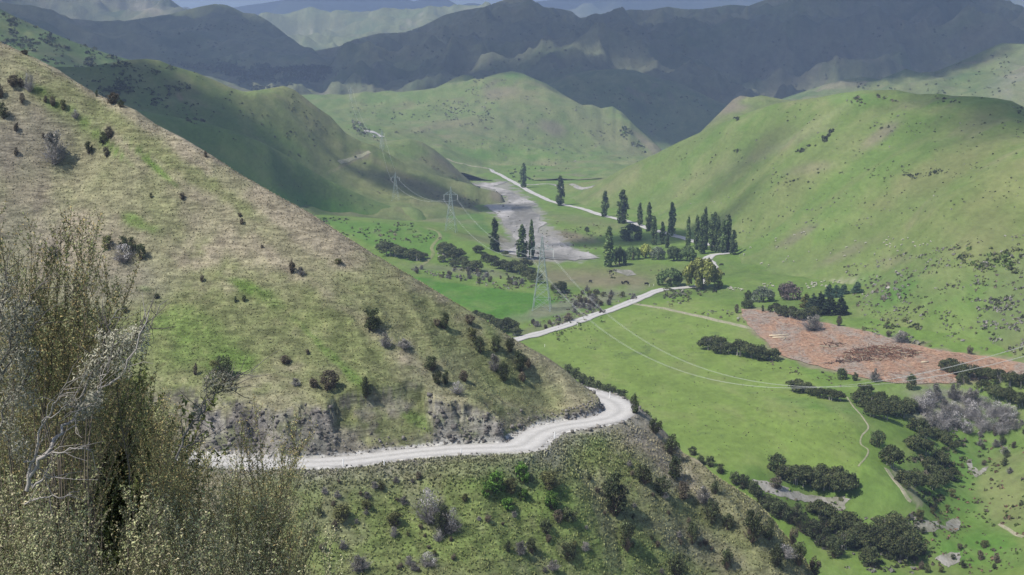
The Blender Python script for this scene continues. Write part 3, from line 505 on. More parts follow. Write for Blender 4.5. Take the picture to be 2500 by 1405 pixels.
def cloud(gx, gy, gz_, rx, ry, rot, h, seed, thick=70., core=.55, dens=1.0):
    """a real cumulus at height h whose shade reaches the ground round (gx, gy, gz_)"""
    k = (h - gz_) / SUN_DIR.z; cx, cy = gx + SUN_DIR.x * k, gy + SUN_DIR.y * k
    n = 40; m_ = 22; th = np.linspace(0, 2*math.pi, n, endpoint=False); ph = np.linspace(-math.pi/2, math.pi/2, m_)
    T, Pp = np.meshgrid(th, ph); X = np.cos(Pp) * np.cos(T); Y = np.cos(Pp) * np.sin(T); Z = np.sin(Pp)
    r = 1 + .22 * fbm(X * 1.6 + seed, Y * 1.6 + Z, seed, 4); X = X * r; Y = Y * r
    Zz = np.where(Z > 0, Z * thick * (1 + .6 * fbm(X * 3 + seed, Y * 3, seed + 5, 4)), Z * thick * .35)
    Vv = np.stack([X * rx, Y * ry, Zz], -1).reshape(-1, 3); i = np.arange(n * m_).reshape(m_, n); j = np.roll(i, -1, 1)
    Q = np.stack([i[:-1], j[:-1], j[1:], i[1:]], -1).reshape(-1, 4)
    m = bpy.data.materials.new('cloud_vapour'); m.use_nodes = True; nt = m.node_tree; nt.nodes.remove(nt.nodes['Principled BSDF'])
    tc = nt.nodes.new('ShaderNodeTexCoord'); mp = nt.nodes.new('ShaderNodeMapping'); mp.inputs['Scale'].default_value = (1/rx, 1/ry, 0)
    nt.links.new(tc.outputs['Object'], mp.inputs[0]); ln = nt.nodes.new('ShaderNodeVectorMath'); ln.operation = 'LENGTH'; nt.links.new(mp.outputs[0], ln.inputs[0])
    nz_ = noise(nt, 2.2, 4, .6, mp.outputs[0]); ad = nt.nodes.new('ShaderNodeMath'); ad.operation = 'MULTIPLY_ADD'; ad.inputs[1].default_value = .9; 
    nt.links.new(nz_, ad.inputs[0]); nt.links.new(ln.outputs['Value'], ad.inputs[2])
    op = nt.nodes.new('ShaderNodeMapRange'); op.interpolation_type = 'SMOOTHSTEP'; op.inputs[1].default_value = core + .45; op.inputs[2].default_value = 1.32
    op.inputs[3].default_value = .93 * dens; op.inputs[4].default_value = 0; nt.links.new(ad.outputs[0], op.inputs[0])
    d = nt.nodes.new('ShaderNodeBsdfDiffuse'); d.inputs[0].default_value = (.9, .9, .92, 1); tr = nt.nodes.new('ShaderNodeBsdfTransparent')
    mx = nt.nodes.new('ShaderNodeMixShader'); nt.links.new(op.outputs[0], mx.inputs[0]); nt.links.new(tr.outputs[0], mx.inputs[1]); nt.links.new(d.outputs[0], mx.inputs[2])
    nt.links.new(mx.outputs[0], nt.nodes['Material Output'].inputs[0])
    o = link('cloud', mesh_np('cloud', Vv, Q, m, True)); o.location = (cx, cy, h); o.rotation_euler = (0, 0, math.radians(rot))
    tag(o, kind='stuff')
H0 = 1130.
cloud(-330, 1000, 60, 215, 165, 0, H0, 11, core=.35, dens=.9)
cloud(-330, 930, 60, 200, 200, 0, H0 + 30, 12)
cloud(-55, 1130, 0, 85, 38, 0, H0, 13, 40)
cloud(365, 800, 70, 150, 230, 10, H0, 14, core=.2, dens=.9)
cloud(95, 905, 0, 85, 34, 10, H0 + 10, 15, 40, dens=.85)
cloud(185, 985, 30, 70, 60, 0, H0 + 20, 16, 40, core=.1, dens=.4)
cloud(150, 900, 15, 60, 30, 20, H0 + 20, 22, 40, core=.1, dens=.4)
cloud(-900, 1600, 100, 480, 420, 0, H0 + 200, 17, 120)
cloud(-900, 2900, 100, 900, 650, 0, H0 + 500, 18, 200, core=.62, dens=.66)
cloud(300, 3300, 120, 1500, 780, 8, H0 + 600, 19, 260, core=.66, dens=.66)
cloud(1500, 3100, 200, 900, 900, 0, H0 + 650, 20, 260, core=.62, dens=.66)
cloud(230, 2330, 90, 640, 330, 0, H0 + 150, 21, 90, core=.62)
cloud(-330, 2620, 80, 420, 190, 0, H0 + 200, 23, 90, core=.6)
cloud(600, 1930, 120, 190, 150, 20, H0 + 100, 24, 80)
cloud(430, 2950, 150, 760, 430, 0, H0 + 350, 27, 120, core=.6, dens=.85)
cloud(1050, 2550, 150, 520, 380, 0, H0 + 250, 28, 120, core=.5, dens=.8)
cloud(500, 9500, 300, 4500, 1500, 0, H0 + 1500, 25, 400)
cloud(-1200, 9000, 300, 1500, 1100, 0, H0 + 1400, 26, 400, dens=.6)

# ================================================================== ROADS, RIVERBED, CLEARED GROUND
from mathutils.geometry import delaunay_2d_cdt
GS = ['valley', 'right', 'knob', 'dome', 'spur', 'mid', 'apron']
def gzm(n, x, y):
    S_ = SHEET[n]; x = np.asarray(x, float); y = np.asarray(y, float); s = x / y
    ok = (s >= S_['s'][0]) & (s <= S_['s'][-1]) & (y >= S_['Y'][0]) & (y <= S_['Y'][-1]); return np.where(ok, gz(n, x, y), -999.)
def gnd(x, y, names=GS): return np.max([gzm(n, x, y) for n in names], axis=0)
def hit_any(u, v, names=GS):
    b = None
    for n in names:
        S_ = SHEET[n]; s, t = ray(u, v)
        if not (S_['s'][0] < s < S_['s'][-1]): continue
        z = gz(n, float(s) * S_['Y'], S_['Y']); d = z - (CAM_Z + float(t) * S_['Y'])
        k = np.nonzero((d[1:] >= 0) & (d[:-1] < 0))[0]
        if len(k) == 0: continue
        k = k[0]; f = d[k] / (d[k] - d[k+1]); y = S_['Y'][k] + f * (S_['Y'][k+1] - S_['Y'][k])
        if b is None or y < b[1]: b = (float(s) * y, y, CAM_Z + float(t) * y)
    if b is None: return PZ(u, v, 0)
    return b
def gravel_mat(name, col, col2, sc, tracks=False):
    m, nt, b = new_mat(name); P = coords(nt, 1, 1 if tracks else .3, 1); n1 = noise(nt, sc, 4, .7, P); n2 = noise(nt, sc / 9, 4, .6, P, .6)
    c = mixc(nt, col, col2, ramp(nt, n2, .42, .62)); c = mixc(nt, c, ramp(nt, n1, .3, .7, .84 if tracks else .7, 1.15 if tracks else 1.25), 1., 'MULTIPLY')
    if tracks:
        at = nt.nodes.new('ShaderNodeAttribute'); at.attribute_name = 'tint'
        c = mixc(nt, c, at.outputs[0], 1., 'MULTIPLY')
    nt.links.new(c, b.inputs['Base Color']); bump(nt, b, n1, .5, .12); return m
def ribbon(name, px, width, mat, lift, names=None, zfix=None, pts=None, tracks=True, n=8, label=None, wn=.12):
    C = catmull([(hit_any(u, v) if names is None else PZ(u, v, names))[:2] for u, v in px], n) if pts is None else pts
    T = np.gradient(C, axis=0); T /= np.linalg.norm(T, axis=1)[:, None]; Nn = np.stack([-T[:, 1], T[:, 0]], 1)
    acr = np.linspace(-1, 1, 13); w = (width if np.ndim(width) else np.full(len(C), width)) / 2
    jl = w * (1 + wn * fbm(np.arange(len(C)) / 3., 0 * w, 7)); V = []; cl = []
    for k, a in enumerate(acr):
        p = C + Nn * (jl * a)[:, None]
        z = gnd(p[:, 0], p[:, 1]) if zfix is None else zfix
        V.append(np.stack([p[:, 0], p[:, 1], z + lift - (.12 if abs(a) == 1 else 0)], 1))
        tr = 1.0 + .10 * math.exp(-((abs(a) - .42) / .13) ** 2) - .16 * math.exp(-(a / .14) ** 2) - .30 * max(0, abs(a) - .72) / .28
        cl.append(np.full((len(C), 3), tr if tracks else 1.))
    V = np.stack(V, 1); cl = np.stack(cl, 1); i = np.arange(len(C) * 13).reshape(-1, 13)
    Q = np.stack([i[:-1, :-1], i[:-1, 1:], i[1:, 1:], i[1:, :-1]], -1).reshape(-1, 4)[:, ::-1]
    o = link(name, mesh_np(name, V.reshape(-1, 3), Q, mat, True, cl.reshape(-1, 3))); return tag(o, label, kind='structure')
M_ROAD = gravel_mat('road_gravel', (.44, .43, .41), (.40, .39, .37), 5., True)
M_TRACK = gravel_mat('track_dirt', (.30, .28, .20), (.23, .24, .14), 3.)
M_BED = gravel_mat('river_gravel', (.36, .345, .33), (.16, .155, .14), .22)
M_SCREE = gravel_mat('pale_scree', (.27, .26, .235), (.17, .17, .13), 1.6)
k0, k1 = 4, 259
zr = road_z(np.arange(len(ROADC)))[k0:k1]
wd = np.full(k1 - k0, 5.6) + 1.3 * np.exp(-((ROADU[k0:k1] - 1290) / 40.) ** 2) + 1.0 * sstep(1440, 1500, ROADU[k0:k1])
ribbon('road', None, wd, M_ROAD, .06, zfix=zr, pts=ROADC[k0:k1], wn=.05)
ribbon('road', [(1120, 862), (1200, 845), (1262, 830), (1350, 806), (1430, 779), (1500, 755), (1560, 730), (1610, 710), (1665, 704), (1715, 694), (1742, 668), (1738, 646), (1727, 634), (1740, 624), (1775, 619), (1782, 611), (1760, 604), (1720, 596), (1670, 583), (1628, 571),
                (1592, 562), (1565, 552), (1533, 541), (1506, 535), (1467, 526), (1419, 510), (1359, 496), (1329, 485), (1278, 459), (1249, 443), (1222, 428), (1199, 414)], 6.2, M_ROAD, .34, n=16, wn=.22)
ribbon('track', [(1527, 739), (1580, 747), (1640, 758), (1700, 771), (1760, 785), (1820, 799), (1870, 812), (1930, 828), (2010, 850)], 3.4, M_TRACK, .15)
ribbon('track', [(1199, 414), (1166, 408), (1140, 403), (1115, 398), (1092, 388)], 5., M_TRACK, .3)
ribbon('road', [(888, 320), (905, 323), (920, 328), (934, 336)], 7., M_ROAD, .8)
ribbon('track', [(1020, 655), (1050, 632), (1058, 618), (1054, 605), (1066, 588), (1075, 578), (1068, 566), (1045, 558)], 2.2, gravel_mat('grassy_track', (.20, .21, .10), (.15, .18, .07), 2.), .15)
ribbon('track', [(828, 398), (860, 388), (885, 380), (903, 371)], 3.2, M_TRACK, .3)
ribbon('track', [(1255, 452), (1300, 452), (1350, 451), (1400, 452), (1450, 455)], 4., M_BED, .25)
ribbon('track', [(2068, 970), (2085, 995), (2110, 1025), (2120, 1045), (2104, 1065), (2102, 1085), (2120, 1100), (2112, 1120), (2095, 1140)], .55, M_TRACK, .1, tracks=False)
ribbon('track', [(2165, 1145), (2178, 1165), (2195, 1185), (2215, 1215), (2225, 1225)], 1.6, M_TRACK, .1)
ribbon('track', [(2440, 1280), (2460, 1292), (2480, 1305), (2500, 1312)], 1.0, M_TRACK, .12)

def patch(name, poly, mat, lift, step, jit=3., names=GS, dens=14., label=None, cfun=None, kind='structure', zname=None):
    """a draped sheet: photo outline -> real ground outline -> triangulated surface on the ground"""
    P = []
    for a, b in zip(poly, poly[1:] + poly[:1]):
        m_ = max(1, int(math.dist(a, b) / dens))
        for k in range(m_): P.append((a[0] + (b[0]-a[0]) * k/m_, a[1] + (b[1]-a[1]) * k/m_))
    P = np.array(P); P[:, 0] += jit * 2 * fbm(P[:, 0] / 14., P[:, 1] / 14., 3, 3); P[:, 1] += jit * .7 * fbm(P[:, 0] / 14., P[:, 1] / 14., 4, 3)
    W = np.array([(hit_any(u, v) if zname is None else hit(zname, u, v))[:2] for u, v in P])
    x0, y0 = W.min(0); x1, y1 = W.max(0); gx, gy = np.meshgrid(np.arange(x0, x1, step), np.arange(y0, y1, step))
    g = np.stack([gx.ravel(), gy.ravel()], 1) + np.random.RandomState(3).uniform(-.25, .25, (gx.size, 2)) * step
    ins = np.zeros(len(g), bool); j = len(W) - 1
    for i in range(len(W)):
        a = (W[i, 1] > g[:, 1]) != (W[j, 1] > g[:, 1]); xx = (W[j, 0]-W[i, 0]) * (g[:, 1]-W[i, 1]) / (W[j, 1]-W[i, 1] + 1e-12) + W[i, 0]; ins ^= a & (g[:, 0] < xx); j = i
    g = g[ins]; al = [Vector(p) for p in W] + [Vector(p) for p in g]; nb_ = len(W)
    r_ = delaunay_2d_cdt(al, [], [list(range(nb_))], 1, 1e-4)
    v2 = np.array([tuple(p) for p in r_[0]]); F = np.array([f for f in r_[2] if len(f) == 3])
    z = (gnd(v2[:, 0], v2[:, 1], names) if zname is None else gz(zname, v2[:, 0], v2[:, 1])) + lift
    c = None if cfun is None else cfun(v2[:, 0], v2[:, 1])
    return tag(link(name, mesh_np(name, np.column_stack([v2, z]), F, mat, True, c)), label, kind=kind), v2
patch('riverbed', [(1152, 449), (1240, 445), (1200, 456), (1243, 467), (1270, 481), (1310, 498), (1296, 506), (1303, 516), (1318, 526), (1311, 538), (1336, 548), (1314, 555), (1312, 568), (1355, 582), (1380, 598), (1400, 611), (1440, 620), (1463, 631),
                   (1405, 637), (1350, 636), (1310, 632), (1262, 626), (1216, 616), (1258, 606), (1256, 585), (1243, 560), (1214, 530), (1187, 503), (1237, 499), (1236, 480), (1205, 464), (1176, 459)], M_BED, .35, 5., 5., dens=6.)
patch('gravel_bank', [(1835, 1172), (1870, 1176), (1900, 1185), (1930, 1200), (1975, 1210), (2020, 1218), (2060, 1212), (2078, 1220), (2066, 1232), (2054, 1250), (2040, 1246), (2000, 1235), (1950, 1222), (1900, 1212), (1860, 1196)], M_SCREE, .14, 1.5, 7., dens=5.)
patch('gravel_bank', [(2232, 1277), (2262, 1270), (2290, 1275), (2300, 1290), (2270, 1300), (2236, 1296)], M_SCREE, .1, 1.2, 8., dens=4.)
patch('gravel_bank', [(2318, 1278), (2335, 1268), (2355, 1272), (2350, 1290), (2330, 1304), (2312, 1298)], M_SCREE, .1, 1.2, 8., dens=4.)
patch('gravel_bank', [(2280, 1362), (2310, 1352), (2345, 1348), (2350, 1370), (2325, 1384), (2295, 1378)], M_SCREE, .1, 1.2, 8., dens=4.)
patch('gravel_bank', [(2360, 1122), (2378, 1120), (2372, 1138), (2384, 1150), (2412, 1140), (2414, 1150), (2385, 1166), (2372, 1150), (2360, 1135)], M_SCREE, .1, 1.2, 5., dens=4.)
patch('gravel_bank', [(1500, 658), (1540, 661), (1552, 672), (1530, 675), (1500, 664)], M_SCREE, .2, 2., 2.)
# ================================================================== PLANTS: meshes
def leaf_mat(name, transl=.22, rough=.75):
    m = bpy.data.materials.new(name); m.use_nodes = True; nt = m.node_tree; b = nt.nodes['Principled BSDF']
    b.inputs['Roughness'].default_value = rough; b.inputs['Specular IOR Level'].default_value = .2
    at = nt.nodes.new('ShaderNodeAttribute'); at.attribute_name = 'tint'; oi = nt.nodes.new('ShaderNodeObjectInfo')
    c = mixc(nt, at.outputs[0], ramp(nt, oi.outputs['Random'], 0, 1, .68, 1.42), 1., 'MULTIPLY')
    nt.links.new(c, b.inputs['Base Color']); t = nt.nodes.new('ShaderNodeBsdfTranslucent'); nt.links.new(c, t.inputs[0])
    mx = nt.nodes.new('ShaderNodeMixShader'); mx.inputs[0].default_value = transl
    nt.links.new(b.outputs[0], mx.inputs[1]); nt.links.new(t.outputs[0], mx.inputs[2]); nt.links.new(mx.outputs[0], nt.nodes['Material Output'].inputs[0])
    return m
def bark_mat(name, a, b_):
    m, nt, b = new_mat(name); P = coords(nt, 1, 1, .3); n = noise(nt, 6, 3, .6, P); nt.links.new(mixc(nt, a, b_, ramp(nt, n, .35, .65)), b.inputs['Base Color']); return m
M_LEAF = leaf_mat('foliage'); M_BARK = bark_mat('bark', (.16, .13, .10), (.09, .07, .055)); M_GREYBARK = bark_mat('weathered_wood', (.42, .40, .38), (.26, .245, .23))

def leaves_np(rng, pts, nrm, size, cols, aspect=1.6, jitter=.7, droop=0.):
    """one bent quad per point"""
    n = len(pts); d = nrm + jitter * rng.normal(size=(n, 3)); d /= np.linalg.norm(d, axis=1)[:, None] + 1e-9
    a = rng.normal(size=(n, 3)); a[:, 2] -= droop * 3; a -= (a * d).sum(1)[:, None] * d; a /= np.linalg.norm(a, axis=1)[:, None] + 1e-9; b = np.cross(d, a)
    s = (size * rng.uniform(.6, 1.4, n))[:, None]
    V = np.stack([pts - a * s * .5 * aspect, pts + b * s * .36 + d * s * .08, pts + a * s * .5 * aspect, pts - b * s * .36 + d * s * .08], 1).reshape(-1, 3)
    Q = np.arange(4 * n).reshape(n, 4); return V, Q, np.repeat(cols, 4, axis=0)
def clump_pts(rng, clumps, n):
    c = np.array(clumps, float); vol = (c[:, 3] * c[:, 4] * c[:, 5]) ** .66; k = rng.choice(len(c), n, p=vol / vol.sum())
    d = rng.normal(size=(n, 3)); d /= np.linalg.norm(d, axis=1)[:, None]; r = rng.uniform(.55, 1.0, n)[:, None] ** .5
    return c[k, :3] + d * r * c[k, 3:6], d, k
def colour_mix(rng, n, k, base, var=.25, alt=None, pa=.3):
    b = np.array(base) * 1.45; alt = None if alt is None else tuple(1.3 * np.array(alt)); ck = 1 + .22 * rng.normal(size=(k.max() + 1)); col = b[None] * ck[k][:, None] * (1 + var * rng.normal(size=(n, 1)))
    if alt is not None:
        m = rng.uniform(size=n) < pa; col[m] = np.array(alt)[None] * (1 + var * rng.normal(size=(m.sum(), 1)))
    return np.clip(col, .008, .8)
def tube(pts, rad, sides=5):
    P = np.array(pts, float); n = len(P); T = np.gradient(P, axis=0); T /= np.linalg.norm(T, axis=1)[:, None] + 1e-9
    ref = np.array([0, 0, 1.]) if abs(T[0, 2]) < .8 else np.array([1., 0, 0]); A = np.cross(T, ref); A /= np.linalg.norm(A, axis=1)[:, None] + 1e-9; B = np.cross(T, A)
    th = np.linspace(0, 2*math.pi, sides, endpoint=False)
    V = P[:, None] + np.array(rad)[:, None, None] * (np.cos(th)[None, :, None] * A[:, None] + np.sin(th)[None, :, None] * B[:, None])
    i = np.arange(n * sides).reshape(n, sides); j = np.roll(i, -1, 1); Q = np.stack([i[:-1], j[:-1], j[1:], i[1:]], -1).reshape(-1, 4); return V.reshape(-1, 3), Q
def join(parts):
    V = []; Q = []; C = []; o = 0
    for p in parts:
        V.append(p[0]); Q.append(p[1] + o); o += len(p[0])
        if len(p) > 2: C.append(p[2])
    return np.concatenate(V), np.concatenate(Q), (np.concatenate(C) if C else None)
def woody(rng, base_r, h, n_limb, spread, start=.25, lean=0., sides=5, col=(.1, .08, .06)):
    ps = []; top = np.array([lean * h, 0, h]); ax = [np.array([0, 0, -.25]), np.array([lean*h*.2, 0, h*.33]), np.array([lean*h*.6, .02*h, h*.66]), top]
    ps.append(tube(ax, [base_r * 1.25, base_r * .9, base_r * .55, base_r * .15], sides))
    for k in range(n_limb):
        t = rng.uniform(start, .85); p0 = np.array([lean*h*t, 0, h*t]); a = rng.uniform(0, 2*math.pi); l = spread * rng.uniform(.5, 1.)
        p2 = p0 + np.array([math.cos(a) * l, math.sin(a) * l, l * rng.uniform(.3, .9)]); p1 = (p0 + p2) / 2 - np.array([0, 0, .08 * l])
        r = base_r * (1 - t) * .6; ps.append(tube([p0, p1, p2], [r, r * .6, r * .15], 4))
    V, Q, _ = join(ps); return V, Q, np.zeros((len(V), 3)) + np.array(col)

def build_kind(kind, seed):
    """-> (height, {part name: (V, Q, colours, material)})"""
    g = np.random.RandomState(seed)
    if kind == 'poplar':
        h = 26.; w = 3.1 * g.uniform(.85, 1.15); cl = []; lean = g.uniform(-.01, .02)
        for k in range(95):
            t = g.uniform(.06, .97); rr = w * math.sin(math.pi * min(.97, max(.10, t)) ** .72) ** .75; a = g.uniform(0, 6.28); q = rr * g.uniform(.2, .95)
            cl.append((math.cos(a) * q + lean * h * t, math.sin(a) * q, h * t, .7, .7, g.uniform(1.1, 2.4)))
        cl.append((lean * h, 0, h * .97, .3, .3, 1.1))
        P, d, k = clump_pts(g, cl, 2600); V, Q, C = leaves_np(g, P, d + [0, 0, .3], .85, colour_mix(g, 2600, k, (.060, .092, .034), .35, (.12, .155, .055), .3), 1.5)
        return h, {'trunk': (*woody(g, .42, h * .9, 6, 1.6, .1, col=(.16, .14, .12)), M_BARK), 'crown': (V, Q, C, M_LEAF)}
    if kind in ('kanuka', 'broad', 'copper', 'greywillow', 'shade'):
        h = 6.; W = 3.3; cl = []; base = {'kanuka': (.046, .058, .024), 'broad': (.043, .062, .026), 'copper': (.080, .064, .058), 'greywillow': (.105, .125, .085), 'shade': (.05, .075, .028)}[kind]
        for k in range(26):
            a = g.uniform(0, 6.28); q = W * math.sqrt(g.uniform(0, 1)) * .82; zc = h * (.80 - .42 * (q / W) ** 2) + g.uniform(-.9, .3); r = g.uniform(.9, 1.45)
            if kind == 'kanuka' and g.uniform() < .25: zc -= 1.2
            cl.append((math.cos(a) * q, math.sin(a) * q, zc, r, r, r * g.uniform(.5, .8)))
        if kind in ('broad', 'copper', 'greywillow', 'shade'):
            for k in range(16): a = g.uniform(0, 6.28); cl.append((math.cos(a) * W * .75, math.sin(a) * W * .75, h * g.uniform(.15, .5), 1., 1., .9))
        n = 2300; P, d, k = clump_pts(g, cl, n); alt = (.085, .088, .036) if kind in ('kanuka', 'broad') else tuple(1.5 * np.array(base))
        V, Q, C = leaves_np(g, P, d + [0, 0, .5], .36, colour_mix(g, n, k, base, .3, alt, .22))
        tr = []
        for q in range(5 if kind == 'kanuka' else 2):
            a = g.uniform(0, 6.28); x, y = math.cos(a) * .8, math.sin(a) * .8; tv = woody(g, .13 if kind == 'kanuka' else .25, h * .8, 5, 1.5, .4, g.uniform(-.1, .1)); tr.append((tv[0] + [x, y, 0], tv[1], tv[2]))
        return h, {'trunk': (*join(tr), M_GREYBARK if kind == 'kanuka' else M_BARK), 'crown': (V, Q, C, M_LEAF)}
    if kind in ('shrub', 'brownshrub', 'oliveshrub', 'greenshrub', 'tall'):
        h = 3.; W = {'tall': 1.0}.get(kind, 1.35); cl = []
        base = {'shrub': (.044, .054, .025), 'brownshrub': (.082, .070, .050), 'oliveshrub': (.072, .075, .030), 'greenshrub': (.060, .115, .022), 'tall': (.042, .054, .025)}[kind]
        for k in range(24):
            t = g.uniform(.12, .9); rr = W * math.sin(math.pi * (t * .8 + .12)) ** .6; a = g.uniform(0, 6.28); q = rr * g.uniform(.3, .85); r = g.uniform(.28, .52)
            cl.append((math.cos(a) * q, math.sin(a) * q, h * t, r, r, r * g.uniform(.7, 1.2)))
        cl.append((.1, 0, h * .9, .35, .35, .4)); n = 1700
        P, d, k = clump_pts(g, cl, n); sz = .15 if kind != 'greenshrub' else .19
        V, Q, C = leaves_np(g, P, d + [0, 0, .4], sz, colour_mix(g, n, k, base, .35, tuple(2.0 * np.array(base)), .2))
        nt_ = 60; P0 = g.normal(size=(nt_, 3)) * .1; D = g.normal(size=(nt_, 3)); D[:, 2] = np.abs(D[:, 2]) + .9; D /= np.linalg.norm(D, axis=1)[:, None]; L = g.uniform(.6, 1.02, nt_) * np.where(D[:, 2] > .8, h, W * 1.5)
        tw = [tube([P0[i] * [1, 1, 0] - [0, 0, .1], P0[i] * [1, 1, 0] + D[i] * L[i] * .5, P0[i] * [1, 1, 0] + D[i] * L[i]], [.035, .02, .006], 3) for i in range(nt_)]
        tv, tq, _ = join(tw); tc = np.zeros((len(tv), 3)) + np.array((.13, .11, .09))
        return h, {'stem': (tv, tq, tc, M_BARK), 'foliage': (V, Q, C, M_LEAF)}
    if kind in ('dead', 'greyshrub'):
        h = 3.; ps = []; cs = []
        for i in range(150):
            D = g.normal(size=3) * [1, 1, .5]; D[2] = abs(D[2]) + .55; D /= np.linalg.norm(D); L = h * g.uniform(.5, 1.) * (.55 + .45 * D[2]); p0 = np.array([g.normal() * .15, g.normal() * .15, g.uniform(-.1, .5)])
            p2 = p0 + D * L; p1 = p0 + D * L * .5 + g.normal(size=3) * .08; t_ = tube([p0, p1, p2], [.026, .017, .006], 3); ps.append(t_); cs.append(np.zeros((len(t_[0]), 3)) + np.array((.36, .34, .33)) * g.uniform(.6, 1.2))
            for q in range(3):
                m_ = p0 + D * L * g.uniform(.45, .95); e = m_ + (D + g.normal(size=3) * .7) * L * .18; t_ = tube([m_, e], [.012, .004], 3); ps.append(t_); cs.append(np.zeros((len(t_[0]), 3)) + np.array((.40, .385, .38)) * g.uniform(.6, 1.2))
        V, Q, _ = join(ps); C = np.concatenate(cs); n = 700 if kind == 'dead' else 1300; cl = []
        for k in range(20): a = g.uniform(0, 6.28); t = g.uniform(.2, .92); rr = 1.2 * math.sin(math.pi * (t * .8 + .1)) ** .6 * g.uniform(.2, .9); cl.append((math.cos(a) * rr, math.sin(a) * rr, h * t, .35, .35, .4))
        P, d, k = clump_pts(g, cl, n); LV, LQ, LC = leaves_np(g, P, d, .085 if kind == 'dead' else .12, colour_mix(g, n, k, (.30, .285, .285) if kind == 'dead' else (.165, .155, .140), .3, (.12, .12, .09), .25), 2.6)
        return h, {'branches': (V, Q, C, M_LEAF), 'twigs': (LV, LQ, LC, M_LEAF)}
    if kind in ('willow', 'yellowwillow'):
        h = 12.; W = 8.; cl = []; base = (.085, .125, .045) if kind == 'willow' else (.27, .30, .08)
        for k in range(85):
            a = g.uniform(0, 6.28); q = W * math.sqrt(g.uniform(0.02, 1)) * .92; top = h * math.sqrt(max(0, 1 - (q / W * .93) ** 2)); zc = top * (1 if g.uniform() < .55 else g.uniform(.35, 1)) - .8
            cl.append((math.cos(a) * q, math.sin(a) * q, max(1.3, zc), 1.15, 1.15, g.uniform(1.1, 2.2)))
        n = 6500; P, d, k = clump_pts(g, cl, n); V, Q, C = leaves_np(g, P, d + [0, 0, .3], .62, colour_mix(g, n, k, base, .22, tuple(.7 * np.array(base)), .3), 2., .6, .5)
        return h, {'trunk': (*woody(g, .7, h * .7, 9, 4.5, .15), M_BARK), 'crown': (V, Q, C, M_LEAF)}
    if kind in ('conifer', 'goldconifer', 'spreadconifer'):
        h = 12.; cl = []; base = {'conifer': (.026, .040, .022), 'goldconifer': (.085, .085, .025), 'spreadconifer': (.034, .062, .042)}[kind]; W = 3.4 if kind != 'spreadconifer' else 5.2
        for lv in range(11):
            t = lv / 11; rr = W * (1 - t ** 1.5) ** .8 * g.uniform(.85, 1.1)
            for q in range(7):
                a = g.uniform(0, 6.28); cl.append((math.cos(a) * rr * .6, math.sin(a) * rr * .6, h * (.06 + .90 * t), max(.3, rr * .42), max(.3, rr * .42), .38))
        cl.append((0, 0, h * .97, .25, .25, .7)); n = 2400; P, d, k = clump_pts(g, cl, n)
        V, Q, C = leaves_np(g, P, d + [0, 0, .6], .48, colour_mix(g, n, k, base, .3, tuple(1.8 * np.array(base)), .15), 2.2)
        return h, {'trunk': (*woody(g, .3, h * .9, 4, 1., .2), M_BARK), 'crown': (V, Q, C, M_LEAF)}
VARIANTS = {}
HEIGHT = {}
def variant(kind, i):
    key = (kind, i)
    if key not in VARIANTS:
        h, parts = build_kind(kind, sum(map(ord, kind)) + 37 * i); HEIGHT[kind] = h
        VARIANTS[key] = {n: mesh_np(n, V, Q, m, False, C) for n, (V, Q, C, m) in parts.items()}
    return VARIANTS[key]
NVAR = {'poplar': 5, 'kanuka': 5, 'shrub': 6, 'dead': 3, 'greyshrub': 3, 'brownshrub': 4, 'oliveshrub': 3, 'greenshrub': 3}
NAMES = {'poplar': ('poplar_tree', 'tree'), 'kanuka': ('tea_tree', 'tree'), 'broad': ('round_tree', 'tree'), 'copper': ('copper_tree', 'tree'), 'greywillow': ('willow_tree', 'tree'), 'shade': ('round_tree', 'tree'),
         'willow': ('willow_tree', 'tree'), 'yellowwillow': ('willow_tree', 'tree'), 'conifer': ('conifer_tree', 'tree'), 'goldconifer': ('conifer_tree', 'tree'), 'spreadconifer': ('conifer_tree', 'tree'),
         'shrub': ('shrub', 'shrub'), 'tall': ('shrub', 'shrub'), 'brownshrub': ('shrub', 'shrub'), 'oliveshrub': ('shrub', 'shrub'), 'greenshrub': ('shrub', 'shrub'), 'dead': ('dead_shrub', 'shrub'), 'greyshrub': ('shrub', 'shrub')}
PR = np.random.RandomState(5); PCOUNT = [0]; MERGED = {}
def merged(kind, i):
    """the same plant as a single mesh, for copies too small to show their parts"""
    key = (kind, i)
    if key not in MERGED:
        v = variant(kind, i); Vs = []; Qs = []; Cs = []; mi = []; mats = []; o = 0
        for n, me in v.items():
            a = np.zeros(len(me.vertices) * 3, np.float32); me.vertices.foreach_get('co', a); q = np.zeros(len(me.loops), np.int32); me.loops.foreach_get('vertex_index', q)
            c = np.zeros(len(me.vertices) * 4, np.float32); me.color_attributes['tint'].data.foreach_get('color', c)
            Vs.append(a.reshape(-1, 3)); Qs.append(q.reshape(-1, 4) + o); Cs.append(c.reshape(-1, 4)[:, :3]); mi.append(np.full(len(q) // 4, len(mats))); mats.append(me.materials[0]); o += len(a) // 3
        MERGED[key] = mesh_np(NAMES[kind][0], np.concatenate(Vs), np.concatenate(Qs), None, False, np.concatenate(Cs), mats, np.concatenate(mi))
    return MERGED[key]
